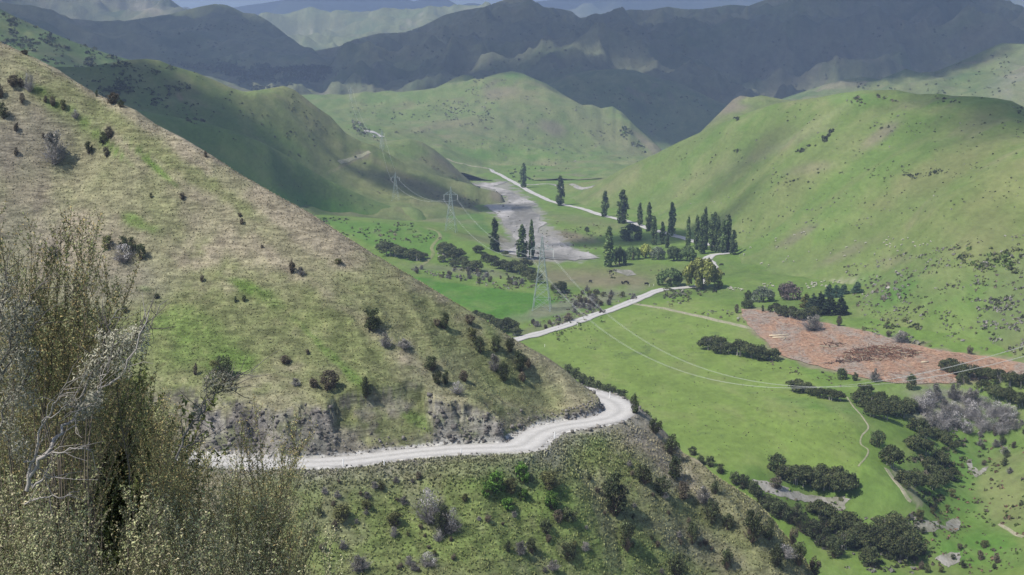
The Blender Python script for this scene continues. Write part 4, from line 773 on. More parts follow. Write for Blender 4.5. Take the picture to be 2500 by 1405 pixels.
def plant(kind, loc, hm, wm=None, label=None, group=None, parts=True, var=None):
    i = int(PR.randint(NVAR.get(kind, 2))) if var is None else var; variant(kind, i); h0 = HEIGHT[kind]; sz = hm / h0
    w0 = {'poplar': 6.3, 'kanuka': 7., 'broad': 7.4, 'copper': 7.4, 'greywillow': 7.4, 'shade': 7.4, 'willow': 16.5, 'yellowwillow': 16.5, 'conifer': 6., 'goldconifer': 6., 'spreadconifer': 9.5, 'tall': 2.4}.get(kind, 3.1)
    sx = sz if wm is None else wm / w0
    nm, cat = NAMES[kind]; rz = PR.uniform(0, 6.28)
    loc = (float(loc[0]), float(loc[1]), float(loc[2]) - .04 * hm)
    if parts:
        o = empty(nm, loc, rz)
        for n, me in VARIANTS[(kind, i)].items(): tag(link(n, me, o), kind='stuff' if n in ('twigs', 'branches', 'stem') else None)
    else:
        o = link(nm, merged(kind, i)); o.location = loc; o.rotation_euler = (0, 0, rz)
    o.scale = (sx, sx, sz); tag(o, label, cat, group); PCOUNT[0] += 1; return o
# ================================================================== PLANTS: where they stand
def at(u, v, sh):
    return hit('near', u, v, 150) if sh == 'near' else (hit_any(u, v) if sh is None else hit(sh, u, v))
def PL(kind, u, v, hp, wp=None, label=None, group=None, sh=None, parts=True):
    if kind == 'poplar': wp = wp * (.95 if 'packed' in (label or '') else 1.22)
    p = at(u, v, sh); hm = hp * p[1] / F_PX / .97; wm = None if wp is None else wp * p[1] / F_PX
    return plant(kind, p, hm, wm, label, group, parts)
POP = 'poplars along the valley road'
for (u, v, h, w, lab) in [
    (1278, 459, 61, 15, 'lone slim poplar beside the far end of the pale valley road'), (1367, 503, 74, 18, 'second poplar from the far end of the valley road, on its near verge'),
    (1477, 530, 65, 17, 'slim poplar against the road, short of the broad forked one'), (1520, 546, 84, 25, 'broad poplar with a forked top right beside the valley road'),
    (1562, 552, 57, 13, 'narrow short poplar behind the dark round shade tree'), (1584, 565, 71, 17, 'poplar with a split pointed tip between the narrow one and the road'),
    (1640, 577, 84, 18, 'tall pointed poplar alone between the road and the hill foot'), (1597, 599, 73, 15, 'tall poplar rising behind the grey-green willows'),
    (1617, 597, 57, 13, 'lower poplar just right of the one behind the grey-green willows'), (1629, 606, 40, 11, 'smallest poplar, half hidden behind the green willows'),
    (1208, 614, 82, 25, 'bulky dark poplar on the green bank left of the riverbed'), (1275, 631, 83, 27, 'leaning broad poplar of the pair in front of the riverbed'),
    (1297, 629, 92, 16, 'thin bare-barked poplar of the pair in front of the riverbed'), (1487, 652, 100, 28, 'big lone poplar at the left end of the green willows'),
    (1790, 622, 62, 18, 'bright leafy poplar at the right edge of the grove, by the guessed white van')]:
    PL('poplar', u, v, h, w, lab, POP)
for (u, v, h, w) in [(1680, 603, 76, 18), (1701, 610, 84, 22), (1713, 621, 96, 24), (1721, 610, 104, 22), (1738, 613, 92, 24), (1752, 617, 92, 22), (1765, 619, 86, 22), (1777, 616, 94, 24), (1745, 600, 84, 22)]:
    PL('poplar', u, v, h, w, 'dark poplar packed into the dense grove at the foot of the big hill', 'poplars of the dense grove')
G = 'willows by the valley road'
for (k, u, v, h, w, lab) in [('shade', 1541, 587, 46, 60, 'dark round shade tree in cloud shadow beside the broad poplar'), ('willow', 1512, 647, 44, 40, 'green willow touching the big lone poplar'),
    ('willow', 1545, 634, 32, 44, 'low green willow second along the willow thicket'), ('yellowwillow', 1576, 631, 34, 36, 'yellowish willow in the middle of the thicket'), ('greywillow', 1606, 634, 36, 40, 'grey-green willow below the tall poplar'),
    ('willow', 1645, 637, 34, 44, 'rounded green willow left of the thicket end'), ('willow', 1678, 637, 36, 46, 'dense green willow at the right end of the thicket'), ('willow', 1637, 698, 42, 72, 'small spreading green willow beside the big golden one'),
    ('yellowwillow', 1713, 706, 74, 104, 'large golden-green weeping willow over the bend of the road')]:
    PL(k, u, v, h, w, lab, G)
for (k, u, v, h, w, lab) in [('copper', 1929, 732, 50, 64, 'rounded purplish-brown tree standing in green pasture'), ('greywillow', 1862, 737, 42, 62, 'pale grey-green bushy tree left of the purplish one'), ('shrub', 1826, 731, 22, 26, 'small dark round tree at the left foot of the grey-green one'),
    ('broad', 1826, 753, 26, 38, 'low dark bushy tree above the top corner of the cleared ground'), ('goldconifer', 1968, 751, 38, 34, 'olive-gold conifer at the left end of the dark stand'), ('conifer', 1985, 763, 48, 42, 'dark conifer next to the olive-gold one'),
    ('conifer', 2003, 767, 58, 46, 'tallest dark conifer in the middle of the stand'), ('conifer', 2026, 768, 52, 46, 'dark conifer right of the tallest in the stand'), ('conifer', 2053, 768, 46, 40, 'dark pointed conifer at the right end of the stand'),
    ('spreadconifer', 2025, 724, 34, 32, 'bluish layered conifer at the left of the row behind'), ('spreadconifer', 2042, 726, 34, 32, 'bluish layered conifer in the middle of the row behind'), ('spreadconifer', 2060, 719, 28, 30, 'bluish layered conifer at the right of the row behind'),
    ('spreadconifer', 2093, 716, 32, 32, 'separate pyramid-shaped conifer on the slope behind the stand'), ('tall', 1862, 762, 18, 9, 'tiny upright dark tree between the clearing and the hedge'), ('brownshrub', 1798, 765, 22, 14, 'thin dark sapling at the top left corner of the clearing'),
    ('greyshrub', 1983, 808, 42, 56, 'brown twiggy bush standing inside the red-brown clearing'), ('brownshrub', 2048, 797, 26, 18, 'small brown-green bush on the upper edge of the clearing'), ('greyshrub', 2200, 838, 30, 42, 'upright brown twiggy bush on the far edge of the clearing'), ('brownshrub', 2170, 822, 16, 18, 'low brown bush left of the twiggy one on the clearing edge'), ('brownshrub', 2368, 866, 24, 20, 'dark reddish bush at the far end of the clearing'),
    ('broad', 2055, 926, 32, 30, 'dark round tree alone on the near edge of the clearing'), ('tall', 2088, 930, 22, 18, 'short dark bush next to the round tree on the clearing edge'), ('greyshrub', 2137, 933, 34, 28, 'grey-green bush on the near edge of the clearing'), ('broad', 2224, 951, 46, 28, 'upright dark tree at the near corner of the clearing'),
    ('broad', 1433, 567, 15, 14, 'little round dark bush alone on the river flat'), ('kanuka', 1366, 716, 34, 42, 'round dark tree right of the pylon foot'), ('brownshrub', 1388, 784, 20, 28, 'brownish bush left of the road below the pylon'),
    ('broad', 1895, 1152, 54, 52, 'ball-shaped dark tree at the left of the paddock grove'), ('brownshrub', 1895, 1193, 34, 40, 'brown-green bush on the pale gravel below the ball-shaped tree'),
    ('broad', 2142, 1090, 48, 44, 'dark ball-shaped tree on the rim of the gully'), ('kanuka', 2173, 1140, 64, 66, 'wide spreading dark tree on the gully rim')]:
    PL(k, u, v, h, w, lab)
def row(kind, lst, lab, group, sh=None, parts=True, wk=1.15):
    if kind == 'kanuka': wk = wk * 1.14
    lst = sorted(lst); ow = ['first', 'second', 'third', 'fourth', 'fifth', 'sixth', 'seventh', 'eighth', 'ninth', 'tenth', 'eleventh', 'twelfth']
    for k, q in enumerate(lst):
        l_ = lab if len(lst) > 12 else lab + ', ' + ow[k] + ' from the left' if k < len(lst) - 1 else lab + ', the rightmost'
        PL(kind, q[0], q[1], q[2], q[3] if len(q) > 3 else q[2] * wk, l_, group, sh, parts)
row('kanuka', [(1893, 764, 27), (1912, 772, 30), (1932, 777, 32), (1950, 782, 32), (1968, 777, 30), (1988, 772, 28)], 'dark flat-topped tree in the row above the clearing', 'row of trees above the clearing', wk=1.2)
row('kanuka', [(1730, 853, 38), (1752, 850, 36), (1756, 862, 32), (1782, 864, 34), (1806, 868, 44), (1832, 874, 40), (1856, 878, 40), (1880, 880, 38)], 'dark dense tree in the clump left of the clearing', 'tree clump in the pale paddock', wk=1.25)
row('kanuka', [(1940, 956, 38), (1962, 960, 36), (1985, 966, 26), (2006, 972, 30), (2028, 977, 32), (2048, 979, 28)], 'dark tree in the short row under the power lines', 'tree row under the power lines', wk=1.25)
row('kanuka', [(2112, 962, 32), (2100, 985, 36), (2122, 1000, 42), (2146, 1008, 44), (2160, 1024, 42), (2183, 1015, 44), (2205, 1018, 42), (2216, 1002, 36), (2130, 1018, 34), (2185, 995, 34), (2150, 985, 34)], 'dark rounded tree massed above the gully', 'tree mass above the gully', wk=1.2)
row('kanuka', [(2315, 905, 36), (2338, 914, 38), (2362, 922, 40), (2386, 925, 36), (2410, 930, 38), (2440, 935, 38), (2470, 940, 38), (2498, 945, 38), (2400, 955, 32), (2430, 970, 36), (2460, 978, 36), (2490, 992, 40), (2350, 935, 26), (2530, 960, 40)], 'dark tree in the broad belt at the right end of the clearing', 'tree belt right of the clearing', wk=1.2)
row('kanuka', [(1918, 1172, 46), (1940, 1180, 54), (1962, 1186, 58), (1985, 1190, 56), (2008, 1193, 54), (2032, 1196, 56), (2056, 1202, 62), (2076, 1198, 50), (2000, 1175, 50), (2045, 1180, 50)], 'dark canopy tree with pale bare trunks in the paddock grove', 'grove on the lower paddock', wk=1.0)
row('kanuka', [(2240, 1056, 48), (2236, 1102, 48), (2262, 1112, 46), (2215, 1192, 58), (2236, 1190, 52), (2277, 1194, 44), (2300, 1182, 40), (2322, 1172, 36), (2298, 1135, 42), (2330, 1102, 30), (2268, 1150, 40), (2308, 1085, 34), (2285, 1070, 34), (2290, 1170, 40), (2258, 1075, 34)], 'dark tree on the steep side of the stream gully', 'trees down the gully side', wk=1.0)
row('kanuka', [(2205, 1368, 74), (2172, 1352, 70), (2140, 1342, 62), (2212, 1318, 58), (2152, 1302, 52), (2182, 1290, 48), (2072, 1292, 52), (2046, 1302, 58), (2020, 1272, 50), (1998, 1262, 50), (2100, 1318, 54), (2118, 1345, 50), (2085, 1330, 52), (2190, 1325, 54), (2225, 1350, 60), (2125, 1378, 52), (2060, 1340, 54)], 'dark tree crowded in the grove at the gully mouth', 'grove at the gully mouth', wk=1.05)
row('kanuka', [(935, 612, 26), (950, 624, 34), (968, 626, 32), (985, 630, 28), (1004, 634, 30), (1020, 637, 26), (1034, 632, 18)], 'dark tree in the clump on the green terrace', 'tree clump left of the grassy track', wk=1.35)
row('kanuka', [(1084, 614, 26), (1094, 626, 34), (1108, 636, 32), (1122, 628, 24), (1142, 656, 26), (1160, 662, 30), (1128, 645, 22), (1110, 652, 20), (1080, 640, 18)], 'dark tree on the spur right of the grassy track', 'trees right of the grassy track', wk=1.25)
row('kanuka', [(1168, 618, 22), (1188, 638, 24), (1204, 648, 26), (1222, 656, 28), (1240, 663, 28), (1256, 662, 30), (1272, 670, 30), (1292, 682, 30), (1308, 690, 28), (1234, 626, 15), (1282, 655, 26)], 'dark tree in the line running down the spur to the pylon', 'tree line above the pylon', wk=1.25)
row('kanuka', [(1193, 790, 26), (1164, 775, 20), (1176, 780, 22), (1225, 812, 38), (1240, 806, 34), (1252, 808, 28), (1212, 800, 30), (1258, 820, 26)], 'dark tree behind the tawny crest by the bright paddock', 'trees behind the hill crest', wk=1.15)
# near hillside: the larger shrubs one by one
NH = 'shrubs on the near hillside'
for (k, u, v, h, w, lab) in [
    ('shrub', 905, 804, 58, 60, 'largest dark round shrub halfway down the tawny face'), ('shrub', 1084, 802, 42, 34, 'upright dark shrub right of the largest one on the face'), ('brownshrub', 1068, 797, 20, 22, 'small shrub tucked against the upright dark one'),
    ('brownshrub', 1148, 792, 27, 30, 'brown shrub close under the crest of the slope'), ('oliveshrub', 1153, 830, 32, 32, 'olive-tinted shrub above a pair of dark ones'), ('shrub', 1171, 861, 42, 34, 'dark shrub directly below the olive-tinted one'),
    ('shrub', 1210, 858, 42, 42, 'dark shrub touching its smaller neighbour near the crest'), ('shrub', 1245, 859, 36, 28, 'smaller dark shrub nearest the crest'), ('tall', 1270, 906, 54, 40, 'tall dark shrub casting a long shadow near the crest'),
    ('brownshrub', 1290, 898, 24, 20, 'small brown shrub on the right of the tall dark one'), ('greyshrub', 1208, 906, 44, 34, 'greyish shrub on the left of a dark one'), ('shrub', 1230, 930, 52, 32, 'dark shrub leaning out of the greyish one'),
    ('shrub', 1055, 905, 38, 44, 'dark shrub at the top of the row above the rock cutting'), ('shrub', 1068, 938, 34, 34, 'dark shrub in the middle of the row above the rock cutting'), ('tall', 1088, 938, 36, 20, 'narrow shrub ending the row above the rock cutting'),
    ('brownshrub', 1133, 932, 28, 28, 'brown shrub beside the pale grey one'), ('dead', 1116, 962, 34, 36, 'pale grey leafless shrub above the rock cutting'), ('greyshrub', 942, 848, 36, 32, 'grey-brown shrub just below the largest dark one'),
    ('shrub', 893, 969, 54, 34, 'dark shrub standing over the grassy scar'), ('brownshrub', 803, 951, 48, 60, 'wide spiky brown-green shrub at the lip of the cutting'), ('brownshrub', 765, 946, 24, 34, 'low spiky shrub left of the wide one at the lip'), ('greyshrub', 722, 942, 20, 24, 'small grey shrub at the left end of the lip'),
    ('brownshrub', 1276, 932, 24, 24, 'little brown shrub below the tall dark one'), ('greyshrub', 985, 850, 24, 40, 'grey low bush in the green hollow'), ('shrub', 548, 925, 58, 50, 'dark green bush beside bright grass behind the near branches'), ('oliveshrub', 525, 912, 36, 34, 'olive bush leaning on the dark green one'), ('brownshrub', 478, 916, 30, 16, 'slim dark bush left of the olive one'),
    ('greyshrub', 133, 398, 78, 58, 'big grey-brown rounded shrub on the upper left slope'), ('brownshrub', 106, 338, 14, 14, 'tiny dark shrub touching the top of the big grey-brown one'), ('shrub', 218, 375, 30, 26, 'round dark shrub right of the big grey-brown one'), ('brownshrub', 260, 383, 26, 18, 'small upright shrub above bright green grass'),
    ('shrub', 252, 350, 28, 26, 'dark shrub at the head of the bright green streak'), ('brownshrub', 266, 338, 28, 24, 'brown shrub behind the one at the head of the green streak'), ('dead', 72, 224, 48, 24, 'dark shrub streaked with white dead twigs'), ('brownshrub', 32, 211, 26, 36, 'bushy brown shrub near the left edge'), ('brownshrub', 52, 214, 24, 20, 'brown shrub beside the one with white twigs'),
    ('brownshrub', 54, 252, 24, 16, 'brown shrub under the one with white twigs'), ('shrub', 10, 288, 38, 30, 'dark shrub cut by the left edge'), ('brownshrub', 0, 240, 34, 20, 'brown shrub cut by the left edge above the dark one'), ('brownshrub', 128, 259, 22, 18, 'middle shrub of three in a row on the upper slope'), ('brownshrub', 112, 251, 18, 14, 'first shrub of three in a row on the upper slope'), ('oliveshrub', 154, 268, 25, 20, 'last shrub of three in a row on the upper slope'),
    ('dead', 184, 290, 24, 18, 'grey shrub with bare pale branches on the upper slope'), ('brownshrub', 40, 321, 20, 18, 'dark low shrub left of the big grey-brown one'), ('brownshrub', 40, 380, 20, 14, 'tiny upright shrub far left on the slope'), ('tall', 236, 236, 16, 8, 'small sapling on the skyline of the slope'), ('brownshrub', 277, 252, 26, 44, 'spreading brown shrub breaking the skyline'), ('shrub', 296, 262, 18, 20, 'dark shrub lower down the same skyline'),
    ('brownshrub', 62, 133, 12, 24, 'low shrub on the highest part of the skyline'), ('brownshrub', 502, 384, 16, 12, 'lone brownish shrub on the middle of the skyline'),
    ('brownshrub', 445, 488, 20, 16, 'brown shrub in the shallow gully of the slope'), ('shrub', 369, 484, 14, 9, 'small dark shrub near pale grass'), ('brownshrub', 585, 530, 12, 12, 'tiny dark shrub on the open slope, upper'), ('brownshrub', 591, 548, 15, 13, 'tiny brown shrub on the open slope, lower'), ('brownshrub', 712, 666, 32, 22, 'upright brown shrub in mid-slope'), ('greyshrub', 735, 673, 22, 18, 'greyish shrub leaning right of the upright brown one'),
    ('brownshrub', 493, 688, 19, 14, 'small dark shrub above the green patch'), ('shrub', 382, 729, 13, 18, 'low round shrub on the green patch'), ('shrub', 306, 765, 17, 18, 'round dark shrub left of the green patch'), ('tall', 575, 739, 17, 9, 'thin little shrub at the foot of the bright patch'), ('shrub', 596, 737, 17, 14, 'rounder little shrub at the foot of the bright patch'),
    ('brownshrub', 640, 606, 9, 10, 'tiny shrub on the bare slope'), ('oliveshrub', 826, 645, 14, 24, 'olive shrub near the crest above the green terrace'), ('brownshrub', 751, 866, 15, 14, 'small shrub on the spur below the largest one'), ('brownshrub', 695, 888, 20, 36, 'low scrubby bush on the spur above the cutting'), ('shrub', 130, 634, 36, 28, 'dark shrub behind the near branches at the left'),
    ('shrub', 300, 610, 34, 34, 'dark shrub at the top of the half-dead bush'), ('shrub', 322, 616, 38, 30, 'dark shrub in the middle of the half-dead bush'), ('shrub', 345, 634, 40, 30, 'dark shrub at the right of the half-dead bush'), ('oliveshrub', 262, 608, 34, 34, 'golden olive shrub at the left of the half-dead bush'), ('dead', 302, 640, 44, 58, 'bleached white dead branches sprawling in front of dark shrubs'),
    ('dead', 1048, 1276, 90, 74, 'big silver-grey dead shrub below the road'), ('dead', 1100, 1302, 70, 52, 'second silver-grey dead shrub, lower and right'), ('shrub', 1082, 1306, 84, 60, 'dark shrub between the two silver-grey dead ones'), ('dead', 1070, 1322, 36, 26, 'small grey dead shrub at the foot of the silver pair'), ('dead', 1045, 1382, 36, 50, 'pale dead shrub near the bottom edge'),
    ('greenshrub', 1276, 1176, 52, 44, 'bright green leafy bush nearest below the road'), ('greenshrub', 1212, 1202, 56, 52, 'bright green leafy bush left of the nearest one'), ('oliveshrub', 1248, 1204, 40, 40, 'darker bush between the two bright green ones'), ('greenshrub', 1190, 1212, 38, 36, 'green leafy bush at the left end of the bright group'), ('greenshrub', 1280, 1220, 28, 30, 'small round green bush below the bright group'),
    ('oliveshrub', 1340, 1192, 44, 70, 'wide olive bush below the road bend'), ('greenshrub', 1347, 1242, 46, 44, 'green leafy bush downhill of the wide olive one'), ('shrub', 1388, 1272, 36, 50, 'dark bush right of the green leafy ones'), ('shrub', 1333, 1302, 38, 40, 'dark bush casting shade on bright grass'), ('brownshrub', 1362, 1275, 32, 34, 'brown bush between two dark ones'), ('greenshrub', 1240, 1244, 30, 40, 'low green bush in the middle of the bright slope'),
    ('shrub', 1298, 1350, 42, 36, 'round dark bush near the bottom with a long shadow'), ('greyshrub', 1270, 1354, 36, 34, 'greyish bush left of the round one with a long shadow'), ('tall', 1240, 1347, 30, 18, 'narrow dark bush left of the greyish one'), ('shrub', 1388, 1366, 44, 44, 'rounded grey-green bush with shade on its right'), ('greyshrub', 1350, 1392, 26, 36, 'low grey bush downhill of the long shadow'),
    ('oliveshrub', 835, 1274, 46, 56, 'olive dome-shaped bush with black shade beneath'), ('oliveshrub', 895, 1244, 26, 32, 'small olive bush above the dome-shaped one'), ('shrub', 780, 1260, 24, 22, 'small dark bush by the near branches'), ('oliveshrub', 962, 1284, 38, 50, 'broad olive bush left of the silver pair'), ('greyshrub', 880, 1394, 44, 52, 'purplish-grey bush at the bottom with green beside it'), ('greyshrub', 838, 1342, 26, 24, 'small grey bush above the purplish one'), ('greyshrub', 962, 1312, 28, 22, 'leaning grey bush on the green slope'),
    ('tall', 1500, 1254, 108, 72, 'largest dark upright bush below the road bend'), ('shrub', 1530, 1343, 80, 52, 'dark bush with a long shadow downhill of the largest'), ('shrub', 1690, 1326, 56, 38, 'dark bush alone on bare ground'), ('shrub', 1774, 1388, 52, 40, 'round dark bush near the bottom on the bare spur'), ('shrub', 1652, 1408, 60, 60, 'dark bush cut by the bottom edge'),
    ('greyshrub', 1716, 1228, 46, 38, 'grey-green bush joined to a dark one on the spur'), ('shrub', 1738, 1278, 62, 44, 'dark bush below the grey-green one'), ('shrub', 1777, 1292, 42, 36, 'dark bush right of the pair on the spur'), ('shrub', 1835, 1322, 84, 62, 'big dark bush low on the spur'), ('shrub', 1876, 1317, 58, 40, 'dark bush leaning on the big one low on the spur'),
    ('shrub', 1745, 1205, 34, 28, 'small round bush on open ground of the spur'), ('brownshrub', 1668, 1217, 46, 46, 'brown-green bush in the row crossing the spur'), ('shrub', 1620, 1207, 50, 50, 'dark bush in the row crossing the spur'), ('shrub', 1572, 1180, 50, 48, 'dark bush at the upper end of the row'), ('tall', 1648, 1168, 60, 42, 'upright dark bush with shade on bare gravel'), ('shrub', 1637, 1110, 52, 48, 'dark bush on the edge of the spur above the paddock'),
    ('shrub', 1598, 1058, 40, 44, 'dark bush on the edge just under the road bend'), ('tall', 1549, 1010, 52, 26, 'narrow pointed bush standing right behind the road bend'), ('shrub', 1895, 1382, 56, 44, 'dark bush in the last row at the bottom'), ('shrub', 1950, 1380, 62, 50, 'large dark bush in the last row at the bottom'), ('dead', 1918, 1362, 34, 50, 'grey leafless bush among dark ones at the bottom'), ('brownshrub', 1990, 1405, 52, 40, 'bush at the right end of the last row'), ('brownshrub', 1936, 1332, 52, 28, 'upright brown bush above the last row')]:
    PL(k, u, v, h, w, lab, NH, 'near')
row('shrub', [(1519, 988, 40), (1500, 976, 34), (1483, 968, 32), (1462, 958, 30), (1440, 950, 32), (1422, 938, 28), (1405, 925, 28), (1388, 912, 24)], 'dark shrub in the hedge-like line behind the road bend', 'shrub line behind the road bend', wk=1.2)
row('shrub', [(1760, 1156, 26), (1735, 1140, 28), (1712, 1135, 26), (1795, 1182, 32), (1815, 1190, 34), (1838, 1204, 36), (1856, 1228, 40), (1872, 1244, 40), (1904, 1266, 50), (1929, 1278, 44), (1957, 1298, 46), (1983, 1312, 50), (1890, 1255, 44), (1690, 1112, 24), (2010, 1335, 50), (2035, 1360, 54), (2000, 1300, 44), (1945, 1262, 36), (1560, 1020, 30), (1575, 1035, 34)], 'dark shrub on the crest line of the spur above the paddock', 'shrubs along the spur crest', wk=1.1)
# grey leafless thicket above the gully
g = np.random.RandomState(21)
def in_poly(u, v, poly):
    c = False; j = len(poly) - 1
    for i in range(len(poly)):
        if (poly[i][1] > v) != (poly[j][1] > v) and u < (poly[j][0]-poly[i][0]) * (v-poly[i][1]) / (poly[j][1]-poly[i][1]) + poly[i][0]: c = not c
        j = i
    return c
def rpoly(g, poly, n):
    P = np.array(poly); out = []
    while len(out) < n:
        u = g.uniform(P[:, 0].min(), P[:, 0].max()); v = g.uniform(P[:, 1].min(), P[:, 1].max())
        if in_poly(u, v, poly): out.append((u, v))
    return out
for (u, v) in rpoly(g, [(2225, 985), (2290, 960), (2360, 965), (2440, 985), (2500, 1010), (2490, 1050), (2430, 1050), (2380, 1060), (2330, 1045), (2250, 1040)], 42):
    PL('dead' if g.uniform() < .7 else 'greyshrub', u, v + 12, g.uniform(24, 46), None, 'bare grey shrub in the thicket above the stream gully', 'grey thicket above the gully')
# ---- small shrubs: the larger ones as things, the fine scatter as one mass
SCR = []
def scatter(poly, n, h, kinds, lab, group, sh=None, seed=1, wk=None):
    g = np.random.RandomState(seed)
    for (u, v) in rpoly(g, poly, n):
        PL(kinds[g.randint(len(kinds))], u, v, g.uniform(*h), None, lab, group, sh, False)
scatter([(760, 1170), (1000, 1160), (1250, 1260), (1450, 1290), (1500, 1400), (760, 1400)], 46, (10, 24), ['brownshrub', 'greyshrub', 'oliveshrub', 'brownshrub'], 'small low bush on the green bank below the road', 'small bushes below the road', 'near', 31)
scatter([(1540, 1100), (1640, 1200), (1800, 1340), (1850, 1400), (1550, 1400), (1420, 1150)], 24, (9, 22), ['shrub', 'brownshrub', 'greyshrub'], 'small low bush on the bare spur', 'small bushes on the spur', 'near', 32)
scatter([(1000, 655), (1130, 660), (1320, 700), (1540, 720), (1500, 740), (1440, 755), (1300, 700), (1130, 690), (1010, 672)], 60, (8, 16), ['greyshrub', 'brownshrub', 'oliveshrub'], 'low grey-green bush in the scrub band beyond the paddock', 'scrub band beyond the paddock', None, 33)
scatter([(1290, 790), (1400, 745), (1470, 740), (1560, 725), (1480, 765), (1330, 810)], 24, (8, 15), ['greyshrub', 'brownshrub'], 'low grey bush on the verge of the valley road', 'bushes on the valley road verge', None, 34)
scatter([(2210, 1200), (2260, 1260), (2340, 1200), (2330, 1300), (2420, 1340), (2500, 1400), (2250, 1400)], 18, (12, 28), ['shrub', 'brownshrub', 'oliveshrub'], 'scattered bush on the gully floor', 'bushes on the gully floor', None, 35)
scatter([(2370, 1060), (2500, 1000), (2500, 1260), (2400, 1240), (2400, 1120)], 18, (12, 26), ['shrub', 'brownshrub', 'greyshrub'], 'scattered bush on the slope right of the stream', 'bushes right of the stream', None, 36)
# ================================================================== PYLONS AND LINES
M_STEEL, nt_, b_ = new_mat('galvanised_steel'); b_.inputs['Base Color'].default_value = (.32, .38, .37, 1); b_.inputs['Roughness'].default_value = .6; b_.inputs['Metallic'].default_value = .1
M_WIRE, nt_, b_ = new_mat('aluminium_wire'); b_.inputs['Base Color'].default_value = (.52, .54, .54, 1); b_.inputs['Roughness'].default_value = .5
M_GLASSI, nt_, b_ = new_mat('insulator_glaze'); b_.inputs['Base Color'].default_value = (.80, .80, .78, 1); b_.inputs['Roughness'].default_value = .35
def bars(name, segs, r, mat, parent, kind=None):
    V, Q, _ = join([tube([np.array(a, float), np.array(b, float)], [r, r], 4) for a, b in segs]); return tag(link(name, mesh_np(name, V, Q, mat), parent), kind=kind)
def pylon(base, H, rz, lab, thick=.13):
    k = H / 35.5; o = empty('pylon', base, rz); tag(o, lab, 'pylon', 'lattice pylons of the power line')
    def half(z): return (4.4 * (1 - z / 25.) + 1.0 * (z / 25.)) if z < 25 else 1.0 * (1 - (z - 25) / 11.5) + .12
    lv = [0, 5.5, 10.5, 15, 19, 22.2, 25, 27.2, 29.3, 31.4, 33.4, 35.5]
    for sx in (-1, 1):
        for sy in (-1, 1):
            bars('leg', [((sx*half(a)*k, sy*half(a)*k, (a - (1.2 if a == 0 else 0))*k), (sx*half(b)*k, sy*half(b)*k, b*k)) for a, b in zip(lv[:-1], lv[1:])], thick * 1.35, M_STEEL, o)
    segs = []
    for a, b in zip(lv[:-1], lv[1:]):
        A, B = half(a)*k, half(b)*k
        for (p, q) in (((-1, -1), (1, -1)), ((1, -1), (1, 1)), ((1, 1), (-1, 1)), ((-1, 1), (-1, -1))):
            segs.append(((p[0]*A, p[1]*A, a*k), (q[0]*B, q[1]*B, b*k))); segs.append(((q[0]*A, q[1]*A, a*k), (p[0]*B, p[1]*B, b*k))); segs.append(((p[0]*B, p[1]*B, b*k), (q[0]*B, q[1]*B, b*k)))
    bars('bracing', segs, thick * .7, M_STEEL, o)
    tips = []
    for s_ in (-1, 1):
        T = (5.4*s_*k, 0, 29.3*k); tips.append(T)
        sg = [((.6*s_*k, -.6*k, 29.3*k), T), ((.6*s_*k, .6*k, 29.3*k), T), ((.3*s_*k, 0, 32.6*k), T), ((.3*s_*k, 0, 32.6*k), (.3*s_*k, 0, 29.3*k)), ((2.6*s_*k, 0, 29.3*k), (2.6*s_*k, 0, 31.1*k)), ((2.6*s_*k, 0, 31.1*k), (.6*s_*k, 0, 29.3*k)), ((2.6*s_*k, 0, 31.1*k), (4.*s_*k, 0, 29.3*k))]
        arm = bars('crossarm', sg, thick * .9, M_STEEL, o)
        n = 14; P = [np.array([T[0], 0, T[2] - 3.9*k*i/n]) for i in range(n + 1)]
        V, Q = tube(P, [.17*k if i % 2 else .09*k for i in range(n + 1)], 6); link('insulator', mesh_np('insulator', V, Q, M_GLASSI, True), arm)
    c, s = math.cos(rz), math.sin(rz)
    return [np.array([base[0] + t[0]*c, base[1] + t[0]*s, base[2] + t[2] - 3.95*k]) for t in tips], np.array([base[0], base[1], base[2] + 35.5*k])
def px_h(p, hp): return hp * p[1] / F_PX
p1 = hit_any(1323, 757); t1, top1 = pylon(p1, px_h(p1, 183), -.12, 'tall lattice pylon standing by the bright green paddock below the valley road', .09)
p2 = hit_any(1101, 566); t2, top2 = pylon(p2, px_h(p2, 110), -.12, 'lattice pylon on the terrace above the grassy track', .07)
p3 = hit_any(966, 490); t3, top3 = pylon(p3, px_h(p3, 68), -.15, 'faint squat pylon at the foot of the shaded hill', .05)
p4 = hit('mid', 925, 368); t4, top4 = pylon((p4[0], p4[1] + 30, p4[2]), px_h(p4, 46), -.3, 'small pylon behind the ridge with the bare track', .05)
p5 = hit('dome', 857, 250); t5, top5 = pylon(p5, px_h(p5, 36), -.2, 'tiny far pylon on the pale skyline below the dark range', .05)
def wire(a, b, sag, lab, r, n=40, bundle=.45, end=1.0, zf=None):
    d = (b - a)[:2]; d = d / np.linalg.norm(d); pr = np.array([-d[1], d[0], 0]); o = None
    root = empty('power_cable', tuple(a)); tag(root, lab, 'cable', 'cables of the power line')
    for q in ((-.5, .5) if bundle else (0,)):
        t = np.linspace(0, end, n); P = a[None] + (b - a)[None] * t[:, None]
        P[:, 2] = (a[2] + (b[2] - a[2]) * t - 4 * sag * t * (1 - t)) if zf is None else zf(t)
        P = P + pr[None] * q * bundle - a[None]; V, Q = tube(P, [r] * n, 5); link('conductor', mesh_np('conductor', V, Q, M_WIRE), root)
